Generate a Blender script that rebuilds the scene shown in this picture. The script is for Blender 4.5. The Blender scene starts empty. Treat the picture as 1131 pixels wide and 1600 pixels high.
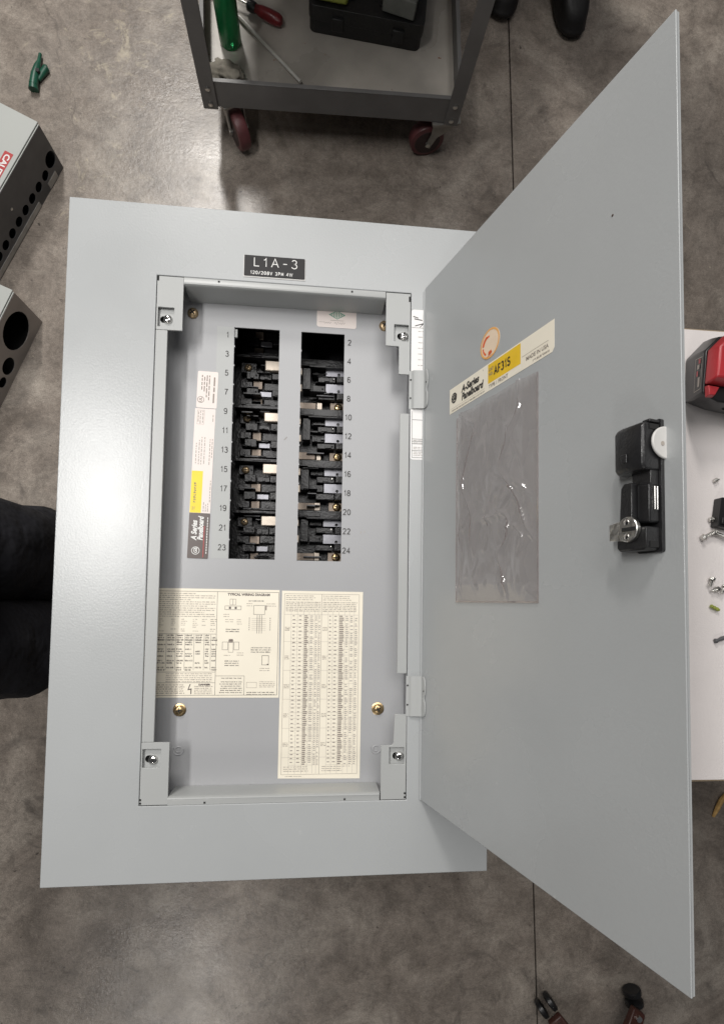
import bpy, bmesh, math, random
from mathutils import Vector, Matrix, noise
from mathutils.geometry import delaunay_2d_cdt

rng = random.Random(7)
scene = bpy.context.scene
col = scene.collection
R = math.radians
FLOOR = -0.9            # floor height; the face of the panel cover is z = 0
TABLE = -0.146          # table top under the paper

# ------------------------------------------------------------------ camera
cam_d = bpy.data.cameras.new('camera')
cam = bpy.data.objects.new('camera', cam_d)
col.objects.link(cam)
cam.location = (0.03882, -0.07628, 0.67431)
cam.rotation_euler = (R(2.9345), R(-6.1532), R(0.7725))
cam_d.sensor_fit = 'VERTICAL'
cam_d.sensor_height = 24.0
cam_d.sensor_width = 24.0
cam_d.lens = 24.0 * 878.677 / 1600.0
cam_d.shift_x = (565.5 - 582.06) / 1600.0
cam_d.shift_y = (894.71 - 800.0) / 1600.0
cam_d.clip_start = 0.02
cam_d.clip_end = 100
scene.camera = cam

# ------------------------------------------------------------------ light
world = bpy.data.worlds.new('World')
scene.world = world
world.use_nodes = True
wb = world.node_tree.nodes['Background']
wb.inputs[0].default_value = (0.93, 0.95, 1.0, 1)
wb.inputs[1].default_value = 0.06

def area(name, loc, sx, sy, power, color, target=None):
    d = bpy.data.lights.new(name, 'AREA')
    d.shape = 'RECTANGLE'; d.size = sx; d.size_y = sy; d.energy = power; d.color = color
    o = bpy.data.objects.new(name, d); col.objects.link(o); o.location = loc
    if target is not None:
        o.rotation_euler = (Vector(target) - Vector(loc)).to_track_quat('-Z', 'Y').to_euler()
    return o

area('ceiling_lamp', (-0.85, 0.36, 1.78), 0.17, 0.75, 21, (1.0, 0.98, 0.95))
area('ceiling_lamp', (-0.80, 3.55, 2.6), 0.30, 1.3, 118, (1.0, 0.965, 0.92))
area('ceiling_lamp', (-1.0, -3.6, 2.8), 0.35, 1.3, 34, (1.0, 0.965, 0.92))
area('overhead_fill', (0.2, 1.9, 4.1), 2.6, 2.6, 90, (1.0, 0.975, 0.95))  # added soft fill, stands in for many fixtures and ceiling bounce

scene.view_settings.view_transform = 'Standard'
scene.view_settings.look = 'None'
scene.view_settings.exposure = 0.06
scene.view_settings.gamma = 1.0
scene.cycles.use_denoising = True
scene.cycles.max_bounces = 8
scene.cycles.transparent_max_bounces = 12

# ------------------------------------------------------------------ materials
MATS = {}

def mat(name, color, rough=0.5, metal=0.0, spec=0.5, var=0.0, vscale=8.0, bump=0.0, bscale=200.0,
        coat=0.0, speck=None, rvar=0.0, bdist=0.002, wave=0.0, wscale=4.0):
    m = bpy.data.materials.new(name); m.use_nodes = True
    nt = m.node_tree; b = nt.nodes['Principled BSDF']
    b.inputs['Base Color'].default_value = (*color, 1)
    b.inputs['Roughness'].default_value = rough
    b.inputs['Metallic'].default_value = metal
    b.inputs['Specular IOR Level'].default_value = spec
    if coat:
        b.inputs['Coat Weight'].default_value = coat
        b.inputs['Coat Roughness'].default_value = 0.15
    tc = nt.nodes.new('ShaderNodeTexCoord')
    if var:
        n = nt.nodes.new('ShaderNodeTexNoise'); n.inputs['Scale'].default_value = vscale
        n.inputs['Detail'].default_value = 6
        nt.links.new(tc.outputs['Object'], n.inputs['Vector'])
        r = nt.nodes.new('ShaderNodeValToRGB')
        r.color_ramp.elements[0].position = 0.3; r.color_ramp.elements[1].position = 0.7
        r.color_ramp.elements[0].color = (*[c * (1 - var) for c in color], 1)
        r.color_ramp.elements[1].color = (*[min(1, c * (1 + var)) for c in color], 1)
        nt.links.new(n.outputs['Fac'], r.inputs['Fac'])
        out = r.outputs['Color']
        if speck:
            n2 = nt.nodes.new('ShaderNodeTexNoise'); n2.inputs['Scale'].default_value = speck[1]
            n2.inputs['Detail'].default_value = 4
            nt.links.new(tc.outputs['Object'], n2.inputs['Vector'])
            r2 = nt.nodes.new('ShaderNodeValToRGB')
            r2.color_ramp.elements[0].position = speck[2]; r2.color_ramp.elements[1].position = speck[2] + 0.04
            nt.links.new(n2.outputs['Fac'], r2.inputs['Fac'])
            mx = nt.nodes.new('ShaderNodeMixRGB'); mx.inputs['Color2'].default_value = (*speck[0], 1)
            nt.links.new(r2.outputs['Color'], mx.inputs['Fac']); nt.links.new(out, mx.inputs['Color1'])
            out = mx.outputs['Color']
        nt.links.new(out, b.inputs['Base Color'])
        if rvar:
            mr = nt.nodes.new('ShaderNodeMapRange')
            mr.inputs['To Min'].default_value = rough - rvar; mr.inputs['To Max'].default_value = rough + rvar
            nt.links.new(n.outputs['Fac'], mr.inputs['Value']); nt.links.new(mr.outputs['Result'], b.inputs['Roughness'])
    if bump:
        n3 = nt.nodes.new('ShaderNodeTexNoise'); n3.inputs['Scale'].default_value = bscale
        n3.inputs['Detail'].default_value = 3
        nt.links.new(tc.outputs['Object'], n3.inputs['Vector'])
        bp = nt.nodes.new('ShaderNodeBump'); bp.inputs['Strength'].default_value = bump
        bp.inputs['Distance'].default_value = bdist
        nt.links.new(n3.outputs['Fac'], bp.inputs['Height']); nt.links.new(bp.outputs['Normal'], b.inputs['Normal'])
        if wave:
            n4 = nt.nodes.new('ShaderNodeTexNoise'); n4.inputs['Scale'].default_value = wscale; n4.inputs['Detail'].default_value = 1
            nt.links.new(tc.outputs['Object'], n4.inputs['Vector'])
            b2 = nt.nodes.new('ShaderNodeBump'); b2.inputs['Strength'].default_value = wave; b2.inputs['Distance'].default_value = 0.01
            nt.links.new(n4.outputs['Fac'], b2.inputs['Height']); nt.links.new(b2.outputs['Normal'], bp.inputs['Normal'])
    MATS[name] = m
    return m

GREY = (0.402, 0.416, 0.420)
mat('grey_paint', GREY, 0.27, spec=0.5, var=0.03, vscale=7, bump=0.06, bscale=420, rvar=0.06, wave=0.14, speck=((0.47, 0.48, 0.48), 60, 0.735))
mat('grey_paint_inner', (0.375, 0.379, 0.390), 0.33, var=0.03, vscale=6, bump=0.05, bscale=420, rvar=0.08, wave=0.08)
mat('frame_paint', (0.40, 0.41, 0.405), 0.36, var=0.03, vscale=9, bump=0.05, bscale=420)
mat('dark_gap', (0.012, 0.012, 0.012), 0.8)
mat('cream_label', (0.86, 0.80, 0.67), 0.45, var=0.03, vscale=20)
mat('white_label', (0.80, 0.79, 0.78), 0.4, var=0.02, vscale=20)
mat('pink_label', (0.78, 0.70, 0.66), 0.4, var=0.02, vscale=20)
mat('yellow_ink', (0.80, 0.52, 0.02), 0.45, var=0.04, vscale=60)
mat('yellow_bright', (0.86, 0.66, 0.02), 0.45, var=0.03, vscale=60)
mat('brown_ink', (0.075, 0.052, 0.045), 0.35, var=0.05, vscale=60)
mat('mid_ink', (0.12, 0.10, 0.09), 0.5)
mat('black_ink', (0.025, 0.022, 0.02), 0.5)
mat('grey_ink', (0.26, 0.22, 0.19), 0.5)
mat('pale_ink', (0.40, 0.36, 0.32), 0.5)
mat('red_ink', (0.42, 0.05, 0.05), 0.5)
mat('green_ink', (0.03, 0.28, 0.17), 0.5)
mat('orange_ink', (0.70, 0.12, 0.03), 0.5, var=0.25, vscale=150)
mat('tan_label', (0.80, 0.64, 0.48), 0.42, var=0.06, vscale=60)
mat('amber_ink', (0.82, 0.42, 0.12), 0.5)
mat('black_plastic', (0.012, 0.012, 0.013), 0.34, var=0.2, vscale=40, bump=0.1, bscale=600)
mat('bus_black', (0.011, 0.0105, 0.012), 0.30, var=0.35, vscale=60, bump=0.25, bscale=300)
mat('latch_black', (0.016, 0.016, 0.017), 0.30, var=0.25, vscale=80, bump=0.15, bscale=500)
mat('white_plastic', (0.62, 0.61, 0.59), 0.35, var=0.04, vscale=100)
mat('nameplate_black', (0.012, 0.011, 0.012), 0.5, spec=0.3, var=0.1, vscale=60)
mat('engraved_white', (0.75, 0.75, 0.73), 0.5)
mat('zinc', (0.62, 0.61, 0.58), 0.28, metal=1.0, var=0.18, vscale=120, bump=0.2, bscale=300)
mat('chrome', (0.80, 0.79, 0.77), 0.17, metal=1.0, var=0.1, vscale=90)
mat('brass', (0.62, 0.45, 0.24), 0.32, metal=1.0, var=0.25, vscale=150)
mat('brass_dull', (0.48, 0.36, 0.22), 0.42, metal=0.9, var=0.3, vscale=120)
mat('aluminium', (0.27, 0.27, 0.295), 0.38, metal=0.7, var=0.12, vscale=150)
mat('tin_bar', (0.52, 0.455, 0.385), 0.38, metal=0.6, var=0.12, vscale=90)
mat('dull_strip', (0.10, 0.10, 0.105), 0.4, metal=0.5, var=0.3, vscale=90)
mat('brown_tab', (0.27, 0.22, 0.18), 0.45, metal=0.5, var=0.25, vscale=90)
mat('cart_paint', (0.135, 0.132, 0.13), 0.42, var=0.12, vscale=14, bump=0.08, bscale=300, speck=((0.2, 0.19, 0.18), 55, 0.73))
mat('tray_floor', (0.36, 0.335, 0.30), 0.30, var=0.34, vscale=5, rvar=0.14, bump=0.1, bscale=60, speck=((0.20, 0.09, 0.05), 34, 0.69))
mat('caster_red', (0.115, 0.035, 0.038), 0.45, var=0.2, vscale=30)
mat('caster_dark', (0.03, 0.014, 0.014), 0.5, var=0.2, vscale=30)
mat('fork_steel', (0.30, 0.29, 0.27), 0.42, metal=0.7, var=0.2, vscale=40)
mat('case_black', (0.010, 0.010, 0.010), 0.45, var=0.3, vscale=25, bump=0.2, bscale=120)
mat('lime_plastic', (0.30, 0.34, 0.06), 0.45, var=0.15, vscale=30)
mat('grey_plastic', (0.15, 0.155, 0.14), 0.5, var=0.15, vscale=30)
mat('red_plastic', (0.40, 0.028, 0.035), 0.36, var=0.12, vscale=30, bump=0.08, bscale=400)
mat('handle_red', (0.16, 0.015, 0.018), 0.32, var=0.2, vscale=60)
mat('steel_rod', (0.66, 0.65, 0.61), 0.3, metal=0.5, var=0.1, vscale=40)
mat('cloth_black', (0.018, 0.018, 0.022), 0.85, spec=0.25, var=0.4, vscale=14, bump=1.0, bscale=16, bdist=0.02)
mat('boot_black', (0.010, 0.009, 0.009), 0.55, var=0.3, vscale=25, bump=0.3, bscale=140)
mat('skin', (0.50, 0.32, 0.24), 0.5, var=0.08, vscale=30)
mat('hair', (0.03, 0.02, 0.015), 0.7, var=0.3, vscale=80)
mat('rag', (0.26, 0.24, 0.20), 0.9, var=0.3, vscale=25, bump=0.6, bscale=120)
mat('clip_green', (0.010, 0.075, 0.045), 0.42, var=0.25, vscale=60)
mat('stool_brown', (0.060, 0.020, 0.014), 0.42, var=0.25, vscale=25)
mat('wood_chip', (0.55, 0.34, 0.12), 0.7, var=0.2, vscale=90)
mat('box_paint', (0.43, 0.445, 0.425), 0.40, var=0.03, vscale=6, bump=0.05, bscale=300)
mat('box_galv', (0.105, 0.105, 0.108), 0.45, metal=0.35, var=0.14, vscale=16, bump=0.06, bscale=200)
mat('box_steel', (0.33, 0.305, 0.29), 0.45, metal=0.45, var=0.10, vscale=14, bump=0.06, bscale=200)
mat('raw_edge', (0.45, 0.44, 0.42), 0.4, metal=0.5, var=0.15, vscale=60)
mat('paper', (0.76, 0.715, 0.70), 0.85, spec=0.2, var=0.025, vscale=18, bump=0.25, bscale=500)
mat('table_wood', (0.35, 0.27, 0.18), 0.6, var=0.15, vscale=10)
mat('table_steel', (0.10, 0.10, 0.105), 0.5, var=0.1, vscale=20)

def glassy(name, color, rough, trans):
    m = mat(name, color, rough)
    b = m.node_tree.nodes['Principled BSDF']
    b.inputs['Transmission Weight'].default_value = trans
    b.inputs['IOR'].default_value = 1.35
    return m
glassy('green_liquid', (0.02, 0.22, 0.075), 0.2, 0.35)
glassy('clear_plastic', (0.60, 0.72, 0.62), 0.25, 0.5)

def vinyl():
    m = bpy.data.materials.new('vinyl'); m.use_nodes = True
    nt = m.node_tree; nt.nodes.clear()
    o = nt.nodes.new('ShaderNodeOutputMaterial')
    tr = nt.nodes.new('ShaderNodeBsdfTransparent'); tr.inputs[0].default_value = (0.93, 0.905, 0.90, 1)
    df = nt.nodes.new('ShaderNodeBsdfDiffuse'); df.inputs[0].default_value = (0.50, 0.44, 0.43, 1)
    gl = nt.nodes.new('ShaderNodeBsdfGlossy'); gl.inputs['Roughness'].default_value = 0.15
    tc = nt.nodes.new('ShaderNodeTexCoord')
    n = nt.nodes.new('ShaderNodeTexNoise'); n.inputs['Scale'].default_value = 17; n.inputs['Detail'].default_value = 1.5
    n.inputs['Distortion'].default_value = 1.2
    nt.links.new(tc.outputs['Object'], n.inputs['Vector'])
    bp = nt.nodes.new('ShaderNodeBump'); bp.inputs['Strength'].default_value = 0.45; bp.inputs['Distance'].default_value = 0.006
    nt.links.new(n.outputs['Fac'], bp.inputs['Height'])
    nt.links.new(bp.outputs['Normal'], gl.inputs['Normal'])
    fr = nt.nodes.new('ShaderNodeFresnel'); fr.inputs['IOR'].default_value = 1.5
    nt.links.new(bp.outputs['Normal'], fr.inputs['Normal'])
    m1 = nt.nodes.new('ShaderNodeMixShader'); m1.inputs[0].default_value = 0.12
    nt.links.new(tr.outputs[0], m1.inputs[1]); nt.links.new(df.outputs[0], m1.inputs[2])
    m2 = nt.nodes.new('ShaderNodeMixShader')
    m2.inputs[0].default_value = 0.13; nt.links.new(m1.outputs[0], m2.inputs[1]); nt.links.new(gl.outputs[0], m2.inputs[2])
    nt.links.new(m2.outputs[0], o.inputs[0])
    MATS['vinyl'] = m
vinyl()

def concrete():
    m = bpy.data.materials.new('concrete'); m.use_nodes = True
    nt = m.node_tree; L = nt.links; b = nt.nodes['Principled BSDF']
    tc = nt.nodes.new('ShaderNodeTexCoord')
    def nz(scale, detail=8, rough=0.6, dist=0.0):
        n = nt.nodes.new('ShaderNodeTexNoise'); n.inputs['Scale'].default_value = scale
        n.inputs['Detail'].default_value = detail; n.inputs['Roughness'].default_value = rough
        n.inputs['Distortion'].default_value = dist
        L.new(tc.outputs['Object'], n.inputs['Vector']); return n
    def ramp(src, stops):
        r = nt.nodes.new('ShaderNodeValToRGB'); e = r.color_ramp.elements
        while len(e) < len(stops): e.new(0.5)
        for i, (p, c) in enumerate(stops):
            e[i].position = p; e[i].color = (*c, 1) if isinstance(c, tuple) else (c, c, c, 1)
        L.new(src, r.inputs['Fac']); return r.outputs['Color']
    def mix(f, a, c2, mode='MIX'):
        x = nt.nodes.new('ShaderNodeMixRGB'); x.blend_type = mode
        if isinstance(f, float): x.inputs['Fac'].default_value = f
        else: L.new(f, x.inputs['Fac'])
        L.new(a, x.inputs['Color1'])
        if isinstance(c2, tuple): x.inputs['Color2'].default_value = (*c2, 1)
        else: L.new(c2, x.inputs['Color2'])
        return x.outputs['Color']
    base = ramp(nz(3.4, 12, 0.72, 0.9).outputs['Fac'], [(0.30, (0.140, 0.117, 0.098)), (0.5, (0.250, 0.215, 0.184)), (0.70, (0.380, 0.338, 0.292))])
    mid = ramp(nz(17, 10, 0.75, 0.6).outputs['Fac'], [(0.3, 0.60), (0.52, 0.98), (0.75, 1.22)])
    c = mix(1.0, base, mid, 'MULTIPLY')
    fine = ramp(nz(110, 5, 0.75).outputs['Fac'], [(0.3, 0.72), (0.5, 1.0), (0.72, 1.28)])
    c = mix(0.8, c, fine, 'MULTIPLY')
    grain = ramp(nz(420, 2, 0.6).outputs['Fac'], [(0.32, 0.70), (0.5, 1.0), (0.68, 1.30)])
    c = mix(0.85, c, grain, 'MULTIPLY')
    # dragged scuffs, two directions
    for rz_, sc_, th_, cl_ in ((0.5, (2.2, 46, 1), 0.66, (0.33, 0.295, 0.25)), (-1.0, (3.0, 60, 1), 0.70, (0.075, 0.064, 0.056))):
        mp_ = nt.nodes.new('ShaderNodeMapping'); mp_.inputs['Rotation'].default_value = (0, 0, rz_); mp_.inputs['Scale'].default_value = sc_
        L.new(tc.outputs['Object'], mp_.inputs['Vector'])
        sn = nt.nodes.new('ShaderNodeTexNoise'); sn.inputs['Scale'].default_value = 1.0; sn.inputs['Detail'].default_value = 5; sn.inputs['Distortion'].default_value = 0.6
        L.new(mp_.outputs['Vector'], sn.inputs['Vector'])
        c = mix(ramp(sn.outputs['Fac'], [(th_, 0.0), (th_ + .10, 0.55)]), c, cl_)
    # hairline cracks, broken up
    wn = nz(2.2, 4, 0.6)
    va = nt.nodes.new('ShaderNodeVectorMath'); va.operation = 'MULTIPLY_ADD'; va.inputs[1].default_value = (0.35, 0.35, 0.0)
    L.new(wn.outputs['Color'], va.inputs[0]); L.new(tc.outputs['Object'], va.inputs[2])
    vo = nt.nodes.new('ShaderNodeTexVoronoi'); vo.feature = 'DISTANCE_TO_EDGE'; vo.inputs['Scale'].default_value = 1.15
    L.new(va.outputs['Vector'], vo.inputs['Vector'])
    ck = ramp(vo.outputs['Distance'], [(0.0, 0.30), (0.0030, 0.0)])
    br = ramp(nz(1.7, 3).outputs['Fac'], [(0.50, 0.0), (0.56, 1.0)])
    c = mix(mix(1.0, ck, br, 'MULTIPLY'), c, (0.04, 0.034, 0.03))
    # dark stains and pits
    st = ramp(nz(5.2, 6, 0.65, 1.5).outputs['Fac'], [(0.60, 0.0), (0.72, 0.75)])
    c = mix(st, c, (0.085, 0.074, 0.066))
    pit = ramp(nz(62, 3, 0.5).outputs['Fac'], [(0.70, 0.0), (0.76, 0.8)])
    c = mix(pit, c, (0.05, 0.043, 0.038))
    # pale compound smears, thickest where something was spilled
    sep = nt.nodes.new('ShaderNodeSeparateXYZ'); L.new(tc.outputs['Object'], sep.inputs[0])
    def spill(cx, cy, rad):
        v = nt.nodes.new('ShaderNodeVectorMath'); v.operation = 'DISTANCE'
        v.inputs[1].default_value = (cx, cy, 0.0); L.new(tc.outputs['Object'], v.inputs[0])
        mr = nt.nodes.new('ShaderNodeMapRange'); mr.inputs['From Min'].default_value = 0.0; mr.inputs['From Max'].default_value = rad
        mr.inputs['To Min'].default_value = 0.105; mr.inputs['To Max'].default_value = 0.0
        L.new(v.outputs['Value'], mr.inputs['Value']); return mr.outputs['Result']
    pn = nz(16, 9, 0.72, 0.9)
    tot = pn.outputs['Fac']
    for s in ((-0.60, 1.46, 0.30), (-0.52, 1.17, 0.20), (-0.42, 1.55, 0.30), (-0.66, 1.02, 0.16)):
        a = nt.nodes.new('ShaderNodeMath'); a.operation = 'ADD'
        L.new(tot, a.inputs[0]); L.new(spill(*s), a.inputs[1]); tot = a.outputs[0]
    pm = ramp(tot, [(0.66, 0.0), (0.77, 0.6)])
    c = mix(pm, c, (0.52, 0.46, 0.345))
    crumb = ramp(nz(30, 5, 0.65).outputs['Fac'], [(0.70, 0.0), (0.725, 0.75)])
    c = mix(crumb, c, (0.42, 0.37, 0.29))
    L.new(c, b.inputs['Base Color'])
    rr = nt.nodes.new('ShaderNodeMapRange'); rr.inputs['To Min'].default_value = 0.12; rr.inputs['To Max'].default_value = 0.44
    L.new(nz(6, 6).outputs['Fac'], rr.inputs['Value']); L.new(rr.outputs['Result'], b.inputs['Roughness'])
    b.inputs['Specular IOR Level'].default_value = 0.45
    bp = nt.nodes.new('ShaderNodeBump'); bp.inputs['Strength'].default_value = 0.22; bp.inputs['Distance'].default_value = 0.003
    L.new(nz(70, 6, 0.7).outputs['Fac'], bp.inputs['Height']); L.new(bp.outputs['Normal'], b.inputs['Normal'])
    MATS['concrete'] = m
concrete()

# ------------------------------------------------------------------ mesh helpers
def empty(name, loc, label=None, cat=None, group=None, kind=None):
    o = bpy.data.objects.new(name, None); col.objects.link(o); o.location = loc
    o.empty_display_size = 0.05
    tag(o, label, cat, group, kind); return o

def tag(o, label=None, cat=None, group=None, kind=None):
    if label: o['label'] = label
    if cat: o['category'] = cat
    if group: o['group'] = group
    if kind: o['kind'] = kind
    return o

def origin_of(o):
    v = Vector((0, 0, 0))
    while o is not None:
        v += o.location; o = o.parent
    return v

class MB:
    """collects geometry in world coordinates (or in the frame of xf)"""
    def __init__(self, xf=None):
        self.v = []; self.f = []; self.xf = xf
    def add(self, verts, faces):
        n = len(self.v); self.v += [Vector(p) for p in verts]; self.f += [[i + n for i in q] for q in faces]; return self
    def box(self, x0, x1, y0, y1, z0, z1):
        x0, x1 = sorted((x0, x1)); y0, y1 = sorted((y0, y1)); z0, z1 = sorted((z0, z1))
        return self.add([(x0,y0,z0),(x1,y0,z0),(x1,y1,z0),(x0,y1,z0),(x0,y0,z1),(x1,y0,z1),(x1,y1,z1),(x0,y1,z1)],
                        [(3,2,1,0),(4,5,6,7),(0,1,5,4),(1,2,6,5),(2,3,7,6),(3,0,4,7)])
    def quad(self, x0, x1, y0, y1, z):
        return self.add([(x0,y0,z),(x1,y0,z),(x1,y1,z),(x0,y1,z)], [(0,1,2,3)])
    def plate(self, outer, holes, z0, z1):
        def area2(p): return sum(p[i][0]*p[(i+1)%len(p)][1]-p[(i+1)%len(p)][0]*p[i][1] for i in range(len(p)))
        outer = outer if area2(outer) > 0 else outer[::-1]
        holes = [h if area2(h) < 0 else h[::-1] for h in holes]
        loops = [outer] + holes
        pts = [p for l in loops for p in l]; n = len(pts)
        ed = []; k = 0
        for l in loops:
            ed += [(k + i, k + (i + 1) % len(l)) for i in range(len(l))]; k += len(l)
        cv, _e, cf, ov, _oe, _of = delaunay_2d_cdt([Vector(p) for p in pts], ed, [], 0, 1e-7)
        mp = [o[0] for o in ov]
        def inside(x, y):
            c = False
            for l in loops:
                for i in range(len(l)):
                    (xa, ya), (xb, yb) = l[i], l[i-1]
                    if (ya > y) != (yb > y) and x < (xb-xa)*(y-ya)/(yb-ya)+xa: c = not c
            return c
        tris = [[mp[i] for i in t] for t in cf]
        tris = [t for t in tris if inside(sum(pts[i][0] for i in t)/3, sum(pts[i][1] for i in t)/3)]
        v = [(p[0], p[1], z1) for p in pts] + [(p[0], p[1], z0) for p in pts]; f = []
        for t in tris:
            a, b, c = [Vector(pts[i]) for i in t]
            cr = (b-a).x*(c-a).y-(b-a).y*(c-a).x
            t = list(t) if cr > 0 else list(t)[::-1]
            f.append(t); f.append([i + n for i in t[::-1]])
        k = 0
        for l in loops:
            m = len(l)
            for i in range(m):
                a, b = k + i, k + (i + 1) % m
                f.append([a + n, b + n, b, a])
            k += m
        return self.add(v, f)
    def cyl(self, p0, p1, r0, r1=None, n=20, cap=True):
        r1 = r0 if r1 is None else r1
        p0, p1 = Vector(p0), Vector(p1); d = (p1 - p0).normalized()
        u = d.orthogonal().normalized(); w = d.cross(u)
        v = []
        for p, r in ((p0, r0), (p1, r1)):
            for i in range(n):
                a = 2*math.pi*i/n; v.append(p + (u*math.cos(a) + w*math.sin(a))*r)
        f = [[i, (i+1) % n, n+(i+1) % n, n+i] for i in range(n)]
        if cap: f += [list(range(n))[::-1], list(range(n, 2*n))]
        return self.add(v, f)
    def lathe(self, c, axis, prof, n=24):
        """prof: (radius, distance along the axis)"""
        c = Vector(c); d = Vector(axis).normalized(); u = d.orthogonal().normalized(); w = d.cross(u); v = []; f = []
        for r, h in prof:
            for i in range(n):
                a = 2*math.pi*i/n; v.append(c + d*h + (u*math.cos(a) + w*math.sin(a))*max(r, 1e-5))
        for k in range(len(prof)-1):
            for i in range(n):
                f.append([k*n+i, k*n+(i+1) % n, (k+1)*n+(i+1) % n, (k+1)*n+i])
        f += [list(range(n))[::-1], [(len(prof)-1)*n+i for i in range(n)]]
        return self.add(v, f)
    def tube(self, pts, r, n=10):
        pts = [Vector(p) for p in pts]; v = []; f = []
        rs = r if isinstance(r, (list, tuple)) else [r]*len(pts)
        u = None
        for k, p in enumerate(pts):
            d = (pts[min(k+1, len(pts)-1)] - pts[max(k-1, 0)]).normalized()
            u = d.orthogonal().normalized() if u is None else (u - d*u.dot(d)).normalized()
            w = d.cross(u)
            for i in range(n):
                a = 2*math.pi*i/n; v.append(p + (u*math.cos(a) + w*math.sin(a))*rs[k])
        for k in range(len(pts)-1):
            for i in range(n): f.append([k*n+i, k*n+(i+1) % n, (k+1)*n+(i+1) % n, (k+1)*n+i])
        f += [list(range(n))[::-1], [(len(pts)-1)*n+i for i in range(n)]]
        return self.add(v, f)
    def ring(self, c, r0, r1, z, n=32, a0=0.0, a1=2*math.pi, sx=1.0, sy=1.0):
        v = []; f = []
        for i in range(n+1):
            a = a0 + (a1-a0)*i/n
            for r in (r0, r1): v.append((c[0] + sx*r*math.cos(a), c[1] + sy*r*math.sin(a), z))
        for i in range(n): f.append([2*i, 2*i+1, 2*i+3, 2*i+2])
        return self.add(v, f)
    def text(self, s, x, y, size, z, align='LEFT', rot=0.0, bold=0.0, shear=0.0, sx=1.0):
        cu = bpy.data.curves.new('t', 'FONT'); cu.body = s; cu.size = size; cu.align_x = align; cu.align_y = 'CENTER'
        cu.offset = bold; cu.shear = shear; cu.resolution_u = 3
        ob = bpy.data.objects.new('t', cu); col.objects.link(ob)
        dg = bpy.context.evaluated_depsgraph_get(); me = ob.evaluated_get(dg).to_mesh()
        ca, sa = math.cos(rot), math.sin(rot)
        vs = [(x + (p.co.x*sx)*ca - p.co.y*sa, y + (p.co.x*sx)*sa + p.co.y*ca, z) for p in me.vertices]
        fs = [list(q.vertices) for q in me.polygons]
        self.add(vs, fs)
        ob.evaluated_get(dg).to_mesh_clear(); bpy.data.objects.remove(ob); bpy.data.curves.remove(cu)
        return self
    def build(self, name, material, parent=None, smooth=False, bevel=0.0, seg=2, label=None, cat=None, group=None, kind=None, org=None, flat_ang=35):
        base = origin_of(parent) if parent is not None else Vector(org or (0, 0, 0))
        vs = [(self.xf @ p if self.xf is not None else p) - base for p in self.v]
        me = bpy.data.meshes.new(name); me.from_pydata([tuple(p) for p in vs], [], self.f); me.update()
        bm = bmesh.new(); bm.from_mesh(me)
        if bevel: bmesh.ops.remove_doubles(bm, verts=bm.verts, dist=1e-6)
        bmesh.ops.recalc_face_normals(bm, faces=bm.faces) if kind != 'flat' else None
        bm.to_mesh(me); bm.free()
        o = bpy.data.objects.new(name, me); col.objects.link(o)
        me.materials.append(MATS[material])
        if parent is not None: o.parent = parent
        else: o.location = base
        if bevel:
            b = o.modifiers.new('bevel', 'BEVEL'); b.width = bevel; b.segments = seg; b.limit_method = 'ANGLE'; b.angle_limit = R(40)
            b.harden_normals = False
        if smooth or bevel:
            for p in me.polygons: p.use_smooth = True
            me.set_sharp_from_angle(angle=R(flat_ang))
        return tag(o, label, cat, group, None if kind == 'flat' else kind)

def copy_tree(o, parent=None):
    c = o.copy(); col.objects.link(c); c.parent = parent
    for ch in list(o.children): copy_tree(ch, c)
    return c

def rrect(x0, x1, y0, y1, r, n=5):
    p = []
    for cx, cy, a in ((x1-r, y1-r, 0), (x0+r, y1-r, 90), (x0+r, y0+r, 180), (x1-r, y0+r, 270)):
        for i in range(n+1):
            t = R(a + 90*i/n); p.append((cx + r*math.cos(t), cy + r*math.sin(t)))
    return p

def circ(cx, cy, r, n=20):
    return [(cx + r*math.cos(2*math.pi*i/n), cy + r*math.sin(2*math.pi*i/n)) for i in range(n)]

def words(mb, x0, x1, y, h, z, g, gap=0.0011, wmin=0.0016, wmax=0.006, fill=1.0):
    """a line of print too small to read: words as rows of letter ticks"""
    x = x0; end = x0 + (x1 - x0)*fill; cw = max(.00042, h*.50)
    while x < end - .0004:
        w = min(g.uniform(wmin, wmax), end - x); e = x + w
        while x < e:
            k = g.random(); t = cw*(.55 + .35*g.random())
            if k < .45: mb.quad(x, x + t, y - h/2, y + h*g.choice((.20, .30, .5)), z)
            elif k < .75:
                mb.quad(x, x + t*.5, y - h/2, y + h*.45, z); mb.quad(x + t*.5, x + t, y - h/2, y - h*.2, z)
            else: mb.quad(x, x + t, y - h*g.choice((.5, .1)), y + h*.25, z)
            x += cw
        x += gap*.75

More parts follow.
